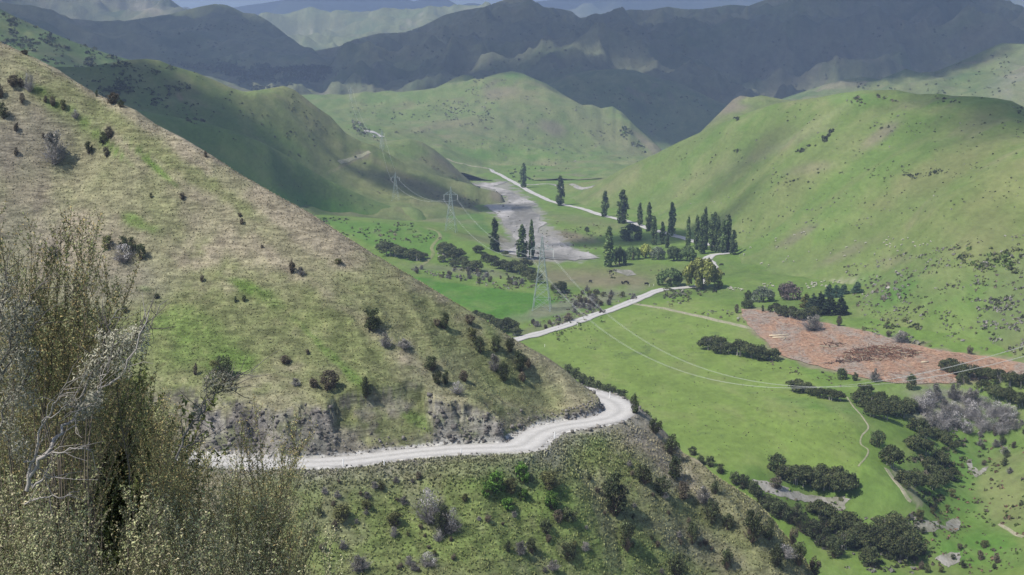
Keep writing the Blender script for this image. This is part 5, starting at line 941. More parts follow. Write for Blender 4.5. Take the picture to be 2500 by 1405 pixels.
for i, side in ((0, 'left'), (1, 'right')):
    off = np.array([.963, .268]) * (-5.0 if i == 0 else 5.0); B = np.array([130 + off[0], 210 + off[1], 0.]); z0 = float(t1[i][2]); B[2] = z0 + 56.5
    wire(t1[i], B, 41.5, 'long sagging twin cable from the ' + side + ' arm of the near pylon across the pale paddock', .028, 70, .62)
    wire(t2[i], t1[i], 11 if i == 0 else 10, 'twin cable from the ' + side + ' arm of the terrace pylon to the near pylon', .026, 40, .5)
    wire(t3[i], t2[i], 7, 'pale cable from the ' + side + ' arm of the squat pylon down to the terrace', .05, 30, .0)
    wire(t4[i], t3[i], 4, 'pale cable from the ' + side + ' arm of the small ridge pylon down to the squat one', .045, 30, .0)
    wire(t5[i], t4[i], 22, 'far pale cable from the ' + side + ' arm of the tiny skyline pylon down to the ridge', .06, 40, .0)
# ================================================================== ANIMALS, MADE-UP VAN, POSTS
def blob_mesh(pts, radii, sides=7):
    return tube(pts, radii, sides)
M_WOOL, n_, b_ = new_mat('wool'); b_.inputs['Base Color'].default_value = (.42, .40, .34, 1)
M_HIDE, n_, b_ = new_mat('black_hide'); b_.inputs['Base Color'].default_value = (.02, .018, .016, 1)
def beast(name, L, mat):
    """a four-legged grazing animal as one body: deep chest, neck lowered to the grass, tapering jointed legs"""
    s = L / 1.2; ps = [tube([(-.58*s, 0, .58*s), (-.5*s, 0, .62*s), (-.2*s, 0, .6*s), (.15*s, 0, .58*s), (.42*s, 0, .62*s), (.56*s, 0, .58*s), (.68*s, 0, .42*s), (.74*s, 0, .26*s), (.80*s, 0, .14*s), (.84*s, 0, .07*s)], [.05*s, .20*s, .25*s, .27*s, .22*s, .15*s, .11*s, .10*s, .09*s, .04*s], 8)]
    for x in (-.42, .40):
        for y in (-.13, .13):
            k = .05 if x < 0 else -.02
            ps.append(tube([(x*s, y*s, .5*s), ((x + .04)*s, y*s, .34*s), ((x - k)*s, y*s, .2*s), ((x - k + .01)*s, y*s, -.03*s)], [.10*s, .06*s, .035*s, .035*s], 5))
    for y in (-.06, .06): ps.append(tube([(.72*s, y*s, .33*s), (.70*s, y*2.2*s, .35*s)], [.035*s, .008*s], 4))
    ps.append(tube([(-.58*s, 0, .62*s), (-.63*s, 0, .4*s)], [.03*s, .015*s], 4))
    V, Q, _ = join(ps); return mesh_np(name, V, Q, mat, True)
ME_SHEEP, ME_COW = beast('sheep', 1.25, M_WOOL), beast('cow', 2.3, M_HIDE)
ga = np.random.RandomState(77)
def herd(me, name, lst, lab, grp):
    for (u, v) in lst:
        p = hit_any(u, v); o = link(name, me); o.location = (p[0], p[1], p[2] - .02); o.rotation_euler = (0, 0, ga.uniform(0, 6.28)); tag(o, lab, name, grp)
herd(ME_SHEEP, 'sheep', rpoly(ga, [(1772, 700), (1815, 706), (1813, 714), (1780, 712)], 13), 'white sheep in the small flock right of the golden willow', 'flock right of the golden willow')
herd(ME_SHEEP, 'sheep', rpoly(ga, [(1960, 694), (2000, 690), (2060, 682), (2040, 700), (1975, 706)], 26), 'white sheep in the flock strung out behind the purplish tree', 'flock behind the purplish tree')
herd(ME_SHEEP, 'sheep', rpoly(ga, [(1860, 695), (1885, 693), (1890, 702), (1865, 706)], 8), 'white sheep between the grey-green tree and the purplish tree', 'sheep between the two trees')
herd(ME_SHEEP, 'sheep', rpoly(ga, [(1800, 590), (2020, 560), (2200, 560), (2160, 620), (1900, 660), (1810, 640)], 30), 'white sheep scattered over the lower slope of the big hill', 'sheep scattered on the big hill')
herd(ME_SHEEP, 'sheep', rpoly(ga, [(2150, 590), (2260, 575), (2290, 600), (2180, 620)], 16), 'white sheep in the line high on the right-hand slope', 'sheep line on the right slope')
herd(ME_COW, 'cow', [(1519, 694), (1528, 693), (1534, 695), (1442, 691), (1578, 697), (1762, 650), (1765, 673), (1746, 716)], 'black cow grazing on the flat near the valley road', 'cattle near the valley road')
M_WHITE, n_, b_ = new_mat('white_paint'); b_.inputs['Base Color'].default_value = (.80, .80, .78, 1); b_.inputs['Roughness'].default_value = .4
M_DARK, n_, b_ = new_mat('dark_glass'); b_.inputs['Base Color'].default_value = (.03, .035, .04, 1); b_.inputs['Roughness'].default_value = .15
def box(cx, cy, cz, sx, sy, sz, tx=1., ty=1.):
    V = [(cx + a*sx/2*(tx if c > 0 else 1), cy + b*sy/2*(ty if c > 0 else 1), cz + c*sz/2) for c in (-1, 1) for b in (-1, 1) for a in (-1, 1)]
    return np.array(V, float), np.array([(0, 2, 3, 1), (4, 5, 7, 6), (0, 1, 5, 4), (2, 6, 7, 3), (0, 4, 6, 2), (1, 3, 7, 5)])
pv = hit_any(1774, 614); van = empty('van', (pv[0], pv[1], pv[2] + .22), .35); tag(van, 'guessed white van on a pale stretch of road beside the poplar grove', 'van')  # van made up here, over what reads as pale road between the trees
link('body', mesh_np('body', *join([box(0, 0, .75, 5., 1.95, .9, .98, .96), box(.3, 0, 1.65, 4.2, 1.85, .95, .86, .86), box(-2.3, 0, .95, .7, 1.8, .5, .7, .9)])[:2], M_WHITE), van)
link('window', mesh_np('window', *box(-1.62, 0, 1.65, .5, 1.7, .55, .6, .95), M_DARK), van)
for y in (-.99, .99): link('window', mesh_np('window', *box(.3, y * .9, 1.72, 3.2, .06, .45), M_DARK), van)
for x in (-1.6, 1.6):
    for y in (-.9, .9):
        V, Q = tube([(x, y - .11, .34), (x, y - .1, .34), (x, y + .1, .34), (x, y + .11, .34)], [.05, .36, .36, .05], 12); link('wheel', mesh_np('wheel', V, Q, M_DARK), van)
# white edge marker posts along both roads
V, Q = tube([(0, 0, -.1), (0, 0, .95), (0, 0, 1.0)], [.055, .05, .02], 6); ME_POST = mesh_np('marker_post', V, Q, M_WHITE)
for (u, v, sh, lab) in [(1126, 1113, 'near', 'white marker post on the outer road edge, middle one'), (938, 1141, 'near', 'white marker post on the outer road edge, second from the near branches'), (838, 1140, 'near', 'white marker post on the outer road edge, nearest the branches'), (1354, 1072, 'near', 'white marker post at the inner kink of the road'), (1489, 972, 'near', 'white marker post at the far side of the bend'),
                       (1541, 740, None, 'white marker post where the dirt track leaves the valley road'), (1410, 796, None, 'white marker post on the lower stretch of the valley road'), (1330, 848, None, 'white marker post beyond the hill crest'), (1585, 700, None, 'white marker post left of the small willow'), (1596, 699, None, 'white marker post nearest the small willow')]:
    p = at(u, v, sh); o = link('marker_post', ME_POST); o.location = p; o.scale = (1.6, 1.6, 1.3); tag(o, lab, 'post', 'roadside marker posts')

# ================================================================== CLEARED GROUND AND ITS SLASH
SL = [(1805, 756), (1874, 760), (1960, 782), (2014, 789), (2068, 800), (2133, 814), (2212, 839), (2284, 855), (2356, 866), (2428, 876), (2500, 888), (2560, 905), (2500, 930), (2430, 925), (2374, 930), (2320, 937), (2248, 938), (2176, 936), (2104, 922), (2032, 904), (1978, 890), (1924, 875), (1895, 864), (1866, 832), (1830, 796), (1812, 774)]
m, nt, b = new_mat('slash_ground'); P = coords(nt, 1, .3, 1); n1 = noise(nt, .9, 5, .7, P, .5); n2 = noise(nt, .10, 4, .6, P, .8)
c = mixc(nt, (.33, .21, .14), (.27, .225, .185), ramp(nt, n2, .44, .60)); c = mixc(nt, c, ramp(nt, n1, .3, .7, .75, 1.25), 1., 'MULTIPLY'); nt.links.new(c, b.inputs['Base Color']); bump(nt, b, n1, .9, .8)
patch('cleared_ground', SL, m, .25, 3.2, 4., label='red-brown cleared ground covered in slash')
gs = np.random.RandomState(9); pts = rpoly(gs, SL, 5200); ps = []; cs = []
SLW = np.array([hit_any(u, v) for u, v in pts[:700]])
xy = np.column_stack([gs.choice(SLW[:, 0], 5200) + gs.normal(size=5200) * 3, gs.choice(SLW[:, 1], 5200)]);
kk = gs.randint(len(SLW), size=5200); xy = SLW[kk, :2] + gs.normal(size=(5200, 2)) * 4.5
zz = gnd(xy[:, 0], xy[:, 1]) + .25
UU, VV = proj(xy[:, 0], xy[:, 1], zz)
for i in range(5200):
    if not in_poly(UU[i], VV[i], SL): continue
    a = gs.uniform(0, 6.28); L = gs.uniform(.7, 3.2) * (1.6 if gs.uniform() < .08 else 1); dz = gs.uniform(-.1, .5) * L * .3; r_ = gs.uniform(.03, .09)
    p = np.array([xy[i, 0], xy[i, 1], zz[i] + r_]); d = np.array([math.cos(a), math.sin(a), 0]) * L / 2; d[2] = dz / 2
    t_ = tube([p - d, p + d], [r_, r_ * .7], 3); ps.append(t_); q = gs.uniform(); col = (.35, .205, .14) if q < .5 else (.24, .15, .105) if q < .72 else (.34, .27, .19) if q < .9 else (.24, .22, .20)
    cs.append(np.zeros((6, 3)) + np.array(col) * gs.uniform(.8, 1.2))
V, Q, _ = join(ps); tag(link('debris', mesh_np('debris', V, Q, M_LEAF, False, np.concatenate(cs))), 'felled sticks and bark strewn over the cleared ground', kind='stuff')
def heap(u, v, n, rx, ry, hz, lab, name='brush_heap', cat='brush heap', cols=((.36, .22, .14), (.55, .47, .36)), L=(1.5, 5.)):
    p = hit_any(u, v); ps = []; cs = []
    for i in range(n):
        a = gs.uniform(0, 6.28); q = math.sqrt(gs.uniform()); x, y = rx * q * math.cos(a), ry * q * math.sin(a); z = hz * (1 - q * q) * gs.uniform(.2, 1) + gnd(p[0] + x, p[1] + y) - p[2] + .3
        d = gs.normal(size=3) * [1, 1, .28]; d = d / np.linalg.norm(d) * gs.uniform(*L) / 2; r_ = gs.uniform(.07, .2); c0 = np.array([x, y, z]); t_ = tube([c0 - d, c0 + d], [r_, r_ * .6], 4); ps.append(t_); cs.append(np.zeros((8, 3)) + np.array(cols[0 if gs.uniform() < .7 else 1]) * gs.uniform(.5, 1.2))
    V, Q, _ = join(ps); o = link(name, mesh_np(name, V, Q, M_LEAF, False, np.concatenate(cs))); o.location = p; tag(o, lab, cat)
heap(2150, 868, 420, 15, 13, 3.0, 'wide brushwood heap in the middle of the cleared ground', cols=((.24, .13, .085), (.45, .36, .25)))
heap(2075, 884, 60, 9, 2.5, 1.0, 'low line of dark logs left of the brushwood heap', 'log_pile', 'log pile', ((.14, .09, .07), (.5, .42, .3)))
heap(2035, 846, 40, 6, 3, 1.4, 'small brush heap behind the dark logs', 'brush_heap', 'brush heap', ((.2, .12, .09), (.45, .36, .25)), (1., 3.))
def log(u, v, L, a, r_, lab):
    p = hit_any(u, v); d = np.array([math.cos(a), math.sin(a), .02]) * L / 2; V, Q = tube([-d, -d * .98, d * .98, d], [r_ * .2, r_, r_ * .8, r_ * .1], 7)
    o = link('log', mesh_np('log', V, Q, M_LEAF, False, np.zeros((len(V), 3)) + np.array((.58, .50, .36)))); o.location = (p[0], p[1], p[2] + .25 + r_ * .7); tag(o, lab, 'log', 'stripped logs on the cleared ground')
log(1902, 822, 9, .15, .38, 'longest stripped pale log near the track end'); log(1906, 827, 7, -.02, .34, 'second pale log just in front of the longest'); log(1915, 830, 4, 1.1, .26, 'short pale log lying across the ends of the long ones')
log(2022, 849, 7, -.35, .28, 'pale log in front of the small brush heap'); log(2258, 888, 3, .2, .4, 'stubby pale log right of the brushwood heap')

# ================================================================== FINE COVER (what nobody could count)
def specks(lst, name, lab, seed, quads=9):
    """low shrubs too small to pick apart: each a handful of leafy faces, joined into one mass"""
    g = np.random.RandomState(seed); P = []; Nn = []; S_ = []; Cc = []
    for (poly, n, h, cols, names) in lst:
        got = [q for q in rpoly(g, poly, int(n * 2.2)) if fbm(np.array([q[0] / 38.]), np.array([q[1] / 17.]), seed + 3, 3)[0] + g.normal() * .16 > .08][:n]; cl = np.array([[g.normal() * 12, g.normal() * 5] for _ in got])
        for (u, v), q in zip(got, cl):
            p = None
            if names == 'near': p = hit('near', u, v, 150)
            elif names is None: p = hit_any(u, v)
            else: p = hit_any(u, v, names)
            if names != 'near' and p[2] < -25: continue
            hm = (h[0] + (h[1] - h[0]) * g.uniform() ** 1.8) * .85 * p[1] / F_PX; col = np.array(cols[g.randint(len(cols))]) * g.uniform(.7, 1.3)
            d = g.normal(size=(quads, 3)); d[:, 2] = np.abs(d[:, 2]) * .8; d /= np.linalg.norm(d, axis=1)[:, None]
            P.append(np.array(p) + d * hm * [.62, .62, .60] * g.uniform(.5, 1, (quads, 1)) + [0, 0, .05 * hm]); Nn.append(d); S_.append(np.full(quads, hm * .75)); Cc.append(col[None] * g.uniform(.7, 1.35, (quads, 1)))
    P = np.concatenate(P); Nn = np.concatenate(Nn); S_ = np.concatenate(S_); V, Q, C = _leaves(g, P, Nn, S_, np.clip(np.concatenate(Cc), .01, .8), 1.2, .5)
    return tag(link(name, mesh_np(name, V, Q, M_LEAF, False, C)), lab, kind='stuff')
DK, BR, GY, OL, TN, GN = (.060, .070, .036), (.13, .115, .08), (.21, .20, .18), (.11, .125, .05), (.27, .23, .14), (.10, .15, .04)
_leaves = leaves_np
HR = ['right', 'valley']; FARN = ['farleft', 'range', 'leftdark', 'behind', 'farright']
specks([([(1650, 360), (1900, 255), (2110, 225), (2500, 265), (2500, 560), (2200, 640), (1850, 600), (1650, 480)], 480, (2.5, 6), (DK, DK, OL, GY), HR),
        ([(2070, 238), (2150, 235), (2200, 250), (2130, 275), (2090, 268)], 60, (5, 10), (DK, BR, OL), HR), ([(2005, 345), (2035, 302), (2042, 312), (2015, 350)], 14, (8, 13), (DK,), HR), ([(1948, 372), (1975, 348), (1980, 354), (1955, 376)], 10, (7, 12), (DK,), HR),
        ([(2120, 310), (2160, 300), (2170, 312), (2130, 320)], 14, (5, 10), (DK,), HR), ([(1785, 375), (1803, 362), (1806, 372), (1790, 380)], 8, (6, 10), (DK,), HR), ([(1790, 292), (1808, 288), (1808, 296), (1792, 298)], 5, (7, 11), (DK,), HR),
        ([(2280, 235), (2400, 232), (2500, 262), (2500, 285), (2440, 260), (2300, 250)], 60, (4, 9), (DK, DK, BR), HR), ([(1860, 420), (2330, 400), (2350, 430), (1900, 450)], 60, (3, 7), (DK, OL), HR), ([(2200, 430), (2300, 415), (2300, 425), (2215, 440)], 24, (4, 9), (DK,), HR),
        ([(2060, 650), (2500, 560), (2500, 870), (2300, 840), (2100, 790)], 900, (3, 9), (GY, DK, BR, OL, GY), HR), ([(2330, 600), (2500, 610), (2500, 680), (2350, 650)], 110, (6, 14), (DK, OL, GN), HR), ([(2100, 700), (2200, 690), (2160, 740), (2090, 740)], 40, (6, 13), (GY, BR), HR),
        ([(2150, 790), (2270, 770), (2250, 800), (2160, 806)], 30, (8, 15), (DK, OL), HR), ([(2080, 800), (2200, 810), (2330, 850), (2240, 845), (2120, 815)], 60, (6, 12), (OL, GY, DK), HR), ([(2380, 730), (2500, 700), (2500, 860), (2400, 850)], 160, (6, 12), (GY, GY, DK), HR)],
       'scrub', 'fine dark and grey scrub dotted over the big hill', 1, 8)
specks([([(1020, 240), (1250, 185), (1420, 262), (1620, 372), (1560, 440), (1250, 400), (1020, 330)], 420, (2.2, 5), (DK, OL, GY), ['dome']), ([(1080, 240), (1150, 215), (1230, 270), (1180, 330), (1090, 320)], 150, (2.5, 6), (DK, GY, BR), ['dome']), ([(1510, 300), (1540, 320), (1600, 375), (1590, 385), (1545, 360), (1512, 325)], 50, (5, 10), (DK, GN, DK), ['dome']),
        ([(1150, 186), (1186, 190), (1170, 200), (1156, 208)], 14, (3, 6), (DK,), ['dome']), ([(850, 250), (1050, 240), (1050, 330), (850, 330)], 90, (2.5, 6), (DK, OL), ['dome']), ([(820, 275), (880, 300), (935, 340), (1000, 345), (985, 362), (940, 360), (880, 330)], 150, (4, 9), (DK, OL, GY), ['dome', 'spur']),
        ([(1000, 330), (1080, 340), (1110, 350), (1060, 360)], 40, (4, 8), (DK, OL), ['dome', 'spur']), ([(1230, 415), (1330, 410), (1340, 440), (1250, 450)], 30, (4, 9), (DK, GN), ['dome', 'valley']), ([(1020, 380), (1150, 445), (1130, 450), (1030, 400)], 60, (3, 6), (BR, OL), ['spur', 'mid'])],
       'scrub', 'fine scrub dotted over the rounded central hill', 2, 6)
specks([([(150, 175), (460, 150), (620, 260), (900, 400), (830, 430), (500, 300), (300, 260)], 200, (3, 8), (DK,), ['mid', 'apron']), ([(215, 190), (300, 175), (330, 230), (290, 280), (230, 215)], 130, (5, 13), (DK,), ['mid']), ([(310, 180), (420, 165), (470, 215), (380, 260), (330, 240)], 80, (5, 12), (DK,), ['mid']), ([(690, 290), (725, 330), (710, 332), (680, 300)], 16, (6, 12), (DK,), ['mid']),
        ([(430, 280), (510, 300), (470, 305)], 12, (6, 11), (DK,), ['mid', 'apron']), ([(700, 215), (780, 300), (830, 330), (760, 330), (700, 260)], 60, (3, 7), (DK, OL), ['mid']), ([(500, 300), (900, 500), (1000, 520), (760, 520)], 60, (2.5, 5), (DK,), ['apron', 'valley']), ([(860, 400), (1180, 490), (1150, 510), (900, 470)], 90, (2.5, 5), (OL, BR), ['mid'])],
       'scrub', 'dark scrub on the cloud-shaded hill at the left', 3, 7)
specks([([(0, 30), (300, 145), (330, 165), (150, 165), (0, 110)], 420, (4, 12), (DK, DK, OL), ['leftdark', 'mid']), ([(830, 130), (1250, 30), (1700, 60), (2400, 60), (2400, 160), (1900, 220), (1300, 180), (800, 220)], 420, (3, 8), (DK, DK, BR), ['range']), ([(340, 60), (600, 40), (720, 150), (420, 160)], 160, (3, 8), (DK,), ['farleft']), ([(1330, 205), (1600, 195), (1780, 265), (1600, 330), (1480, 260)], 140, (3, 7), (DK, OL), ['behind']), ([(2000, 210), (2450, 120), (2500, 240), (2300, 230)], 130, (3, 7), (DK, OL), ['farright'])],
       'scrub', 'dark scrub on the far shaded hills', 4, 7)
specks([([(530, 158), (660, 165), (800, 175), (790, 200), (700, 210), (600, 205), (520, 180)], 520, (9, 20), ((.03, .045, .025),), ['farleft', 'range']), ([(420, 150), (540, 160), (560, 175), (430, 165)], 110, (5, 10), (DK,), ['farleft', 'mid']), ([(580, 208), (690, 205), (680, 220), (600, 222)], 60, (6, 12), (DK,), ['farleft', 'range'])],
       'forest', 'dark wood on the far valley floor', 6, 8)
specks([([(665, 172), (803, 172), (803, 178), (667, 178)], 380, (16, 22), ((.025, .04, .022),), ['farleft', 'range'])], 'forest', 'dense dark block of planted trees at the foot of the far range', 7, 9)
specks([([(1300, 870), (1450, 790), (1700, 730), (1850, 880), (2080, 1000), (2100, 1160), (1850, 1160), (1650, 1060), (1450, 930)], 620, (1.8, 4.2), (OL, DK, BR), ['valley']), ([(1560, 745), (1700, 730), (1790, 765), (1820, 790), (1700, 765)], 60, (5, 10), (BR, OL, GY), ['valley']), ([(1350, 790), (1500, 770), (1450, 820), (1330, 850)], 40, (5, 10), (OL, GN), ['valley']),
        ([(1820, 860), (2080, 920), (2060, 950), (1880, 900)], 70, (4, 8), (OL, BR), ['valley']), ([(770, 530), (1050, 550), (1080, 590), (950, 600), (820, 570)], 150, (4, 10), (BR, OL, GN, DK), ['valley']), ([(1060, 590), (1120, 640), (1300, 690), (1180, 680), (1080, 650)], 110, (5, 11), (OL, GY, DK), ['valley']), ([(1000, 655), (1320, 700), (1540, 720), (1440, 755), (1130, 690), (1010, 672)], 330, (4, 9), (GY, OL, BR), ['valley']),
        ([(1290, 795), (1400, 748), (1560, 728), (1480, 762), (1330, 812)], 200, (4, 9), (GY, GY, BR), ['valley']), ([(1350, 540), (1480, 545), (1450, 620), (1380, 600)], 70, (3, 7), (BR, OL), ['valley']), ([(1480, 660), (1620, 655), (1650, 690), (1500, 690)], 90, (4, 9), (OL, DK, BR), ['valley']), ([(1620, 705), (1800, 715), (1780, 740), (1620, 730)], 110, (5, 11), (GY, OL, DK), ['valley']),
        ([(1260, 600), (1320, 600), (1330, 640), (1270, 640)], 50, (4, 10), (BR, DK), ['valley']),
        ([(1190, 460), (1300, 500), (1330, 560), (1380, 600), (1460, 632), (1300, 630), (1250, 560), (1200, 510)], 130, (2, 6), (BR, OL, (.2, .19, .17)), ['valley'])], 'scrub', 'low scrub and rushes over the valley floor', 8, 6)
specks([([(2200, 1080), (2290, 1040), (2360, 1080), (2340, 1180), (2280, 1250), (2230, 1200)], 260, (7, 18), (DK, OL, GN, BR), ['valley']), ([(2220, 990), (2480, 990), (2490, 1060), (2300, 1060)], 260, (6, 16), (GY, GY, OL, (.22, .21, .2)), ['valley']), ([(2360, 1080), (2500, 1040), (2500, 1400), (2230, 1400), (2260, 1280)], 330, (4, 12), (OL, GN, BR, (.2, .13, .09)), ['valley']), ([(1780, 1170), (1950, 1250), (2100, 1240), (2250, 1260), (2230, 1400), (2080, 1400)], 300, (8, 20), (DK, OL, GY, BR), ['valley']), ([(1840, 1165), (1960, 1200), (2080, 1215), (2050, 1260), (1900, 1225)], 60, (5, 14), (OL, GN, BR), ['valley']), ([(2220, 1265), (2370, 1265), (2350, 1390), (2270, 1380)], 50, (4, 10), (OL, GN, BR), ['valley'])],
       'scrub', 'tangled low scrub in the stream gully', 9, 9)
# tussocks: tufts of grass blades over the near slopes
def tussocks(polys, name, lab, seed):
    g = np.random.RandomState(seed); A = []; 
    Sn = SHEET['near']; CC = Sn['C']; D_ = SHEET['_near_aux']['D']; HW = SHEET['_near_aux']['hw']; SC = SHEET['_near_aux']
    js = np.searchsorted(Sn['Y'], 178.); Uu, Vv = uvof('near'); vis = np.zeros(Uu.shape, bool)
    E = (Sn['Z'] - CAM_Z) / Sn['YY']; Em = np.maximum.accumulate(np.where(Sn['YY'] > 150, E, -9), axis=0); vis = (E >= Em - 2e-3) & (Sn['YY'] > 178) & (Uu > -40) & (Uu < 2150) & (Vv < 1450) & (D_ > HW + .7)
    rock = SC['cutd'] > .4
    for (poly, n, h, dev, tn) in polys:
        idx = np.nonzero(vis & ~(rock & (SC['sc'] > .4)))
        du = np.array([in_poly(-1, -1, poly)]);
        U0, V0 = Uu[idx], Vv[idx]; P = np.array(poly); m = (U0 > P[:, 0].min()) & (U0 < P[:, 0].max()) & (V0 > P[:, 1].min()) & (V0 < P[:, 1].max())
        ii = np.nonzero(m)[0]; w = np.gradient(Sn['Y'])[idx[0][ii]] * Sn['YY'][idx][ii]; pick = ii[g.choice(len(ii), n, p=w / w.sum())]
        y, x = idx[0][pick], idx[1][pick]; px = Sn['X'][y, x] + g.normal(size=n) * .2; py = Sn['YY'][y, x] + g.normal(size=n) * .25; pz = gz('near', px, py)
        keep = np.array([in_poly(a, b, poly) for a, b in zip(U0[pick], V0[pick])])
        col = CC[y, x]; col = col * (1 - dev) + np.array(tn) * dev; A.append((np.column_stack([px, py, pz])[keep], (g.uniform(*h, n))[keep], (col * g.uniform(.9, 1.6, (n, 1)))[keep]))
    P = np.concatenate([a[0] for a in A]); H = np.concatenate([a[1] for a in A]); C = np.concatenate([a[2] for a in A]); n = len(P)
    V = []; Cc = []
    for k in range(3):
        a = g.uniform(0, 6.28, n); r = H * g.uniform(.35, .65, n); tip = P + np.stack([np.cos(a) * r * .8, np.sin(a) * r * .8, H * g.uniform(.7, 1.1, n)], 1)
        s1 = P + np.stack([-np.sin(a) * r, np.cos(a) * r, -.05 * H], 1); s2 = P - np.stack([-np.sin(a) * r, np.cos(a) * r, .05 * H], 1)
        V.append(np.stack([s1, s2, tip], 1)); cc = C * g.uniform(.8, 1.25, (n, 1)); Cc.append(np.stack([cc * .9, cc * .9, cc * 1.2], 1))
    V = np.concatenate(V).reshape(-1, 3); Cc = np.concatenate(Cc).reshape(-1, 3); Q = np.arange(len(V)).reshape(-1, 3)
    return tag(link(name, mesh_np(name, V, Q, M_LEAF, False, np.clip(Cc, .01, .7))), lab, kind='stuff')
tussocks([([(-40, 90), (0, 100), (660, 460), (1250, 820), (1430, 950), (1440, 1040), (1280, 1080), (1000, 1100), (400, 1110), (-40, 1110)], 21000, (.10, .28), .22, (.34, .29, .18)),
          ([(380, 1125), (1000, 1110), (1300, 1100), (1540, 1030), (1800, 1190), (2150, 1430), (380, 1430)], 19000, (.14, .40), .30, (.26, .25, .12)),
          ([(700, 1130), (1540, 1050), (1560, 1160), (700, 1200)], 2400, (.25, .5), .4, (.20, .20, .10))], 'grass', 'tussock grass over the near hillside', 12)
# loose stones at the foot of the cuttings and on the road edge
g = np.random.RandomState(4); Vs = []; Qs = []; Cs = []; o_ = 0
T_ = np.gradient(ROADC, axis=0); T_ /= np.linalg.norm(T_, axis=1)[:, None]; L_ = np.stack([-T_[:, 1], T_[:, 0]], 1)
for q in range(900):
    k = g.randint(30, 245); sd = 1 if g.uniform() < .7 else -1; d = (3.3 + abs(g.normal()) * .9) * sd; x, y = ROADC[k] + L_[k] * d + g.normal(size=2) * .4; z = float(gz('near', x, y)); r_ = g.uniform(.06, .26) if g.uniform() < .93 else g.uniform(.3, .5)
    d8 = g.normal(size=(8, 3)); b8 = np.array([(a, b, c) for c in (-1, 1) for b in (-1, 1) for a in (-1, 1)]) * r_ * .6 + d8 * r_ * .16 + [x, y, z + r_ * .35]
    Vs.append(b8); Qs.append(np.array([(0, 2, 3, 1), (4, 5, 7, 6), (0, 1, 5, 4), (2, 6, 7, 3), (0, 4, 6, 2), (1, 3, 7, 5)]) + o_); Cs.append(np.zeros((8, 3)) + np.array((.33, .31, .28)) * g.uniform(.5, 1.3)); o_ += 8
Sn = SHEET['near']; AX = SHEET['_near_aux']; iy, ix = np.nonzero((AX['cutd'] > .5) & (AX['sc'] > .45) & (AX['D'] > AX['hw'] + .4) & (AX['I'] < 232)); w_ = np.gradient(Sn['Y'])[iy]; pk = g.choice(len(iy), 1100, p=w_ / w_.sum())
for q in pk:
    x, y = Sn['X'][iy[q], ix[q]] + g.normal() * .2, Sn['YY'][iy[q], ix[q]] + g.normal() * .15; z = float(gz('near', x, y)); r_ = .07 + .40 * g.uniform() ** 5
    b8 = np.array([(a, b, c) for c in (-1, 1) for b in (-1, 1) for a in (-1, 1)]) * r_ * [.8, .6, .55] * g.uniform(.7, 1.3, 3) + g.normal(size=(8, 3)) * r_ * .22 + [x, y, z]
    Vs.append(b8); Qs.append(np.array([(0, 2, 3, 1), (4, 5, 7, 6), (0, 1, 5, 4), (2, 6, 7, 3), (0, 4, 6, 2), (1, 3, 7, 5)]) + o_); Cs.append(np.zeros((8, 3)) + np.array((.225, .21, .193)) * g.uniform(.75, 1.25)); o_ += 8
tag(link('rubble', mesh_np('rubble', np.concatenate(Vs), np.concatenate(Qs), M_LEAF, False, np.concatenate(Cs))), 'loose stones along the near road and over its rock cutting', kind='stuff')
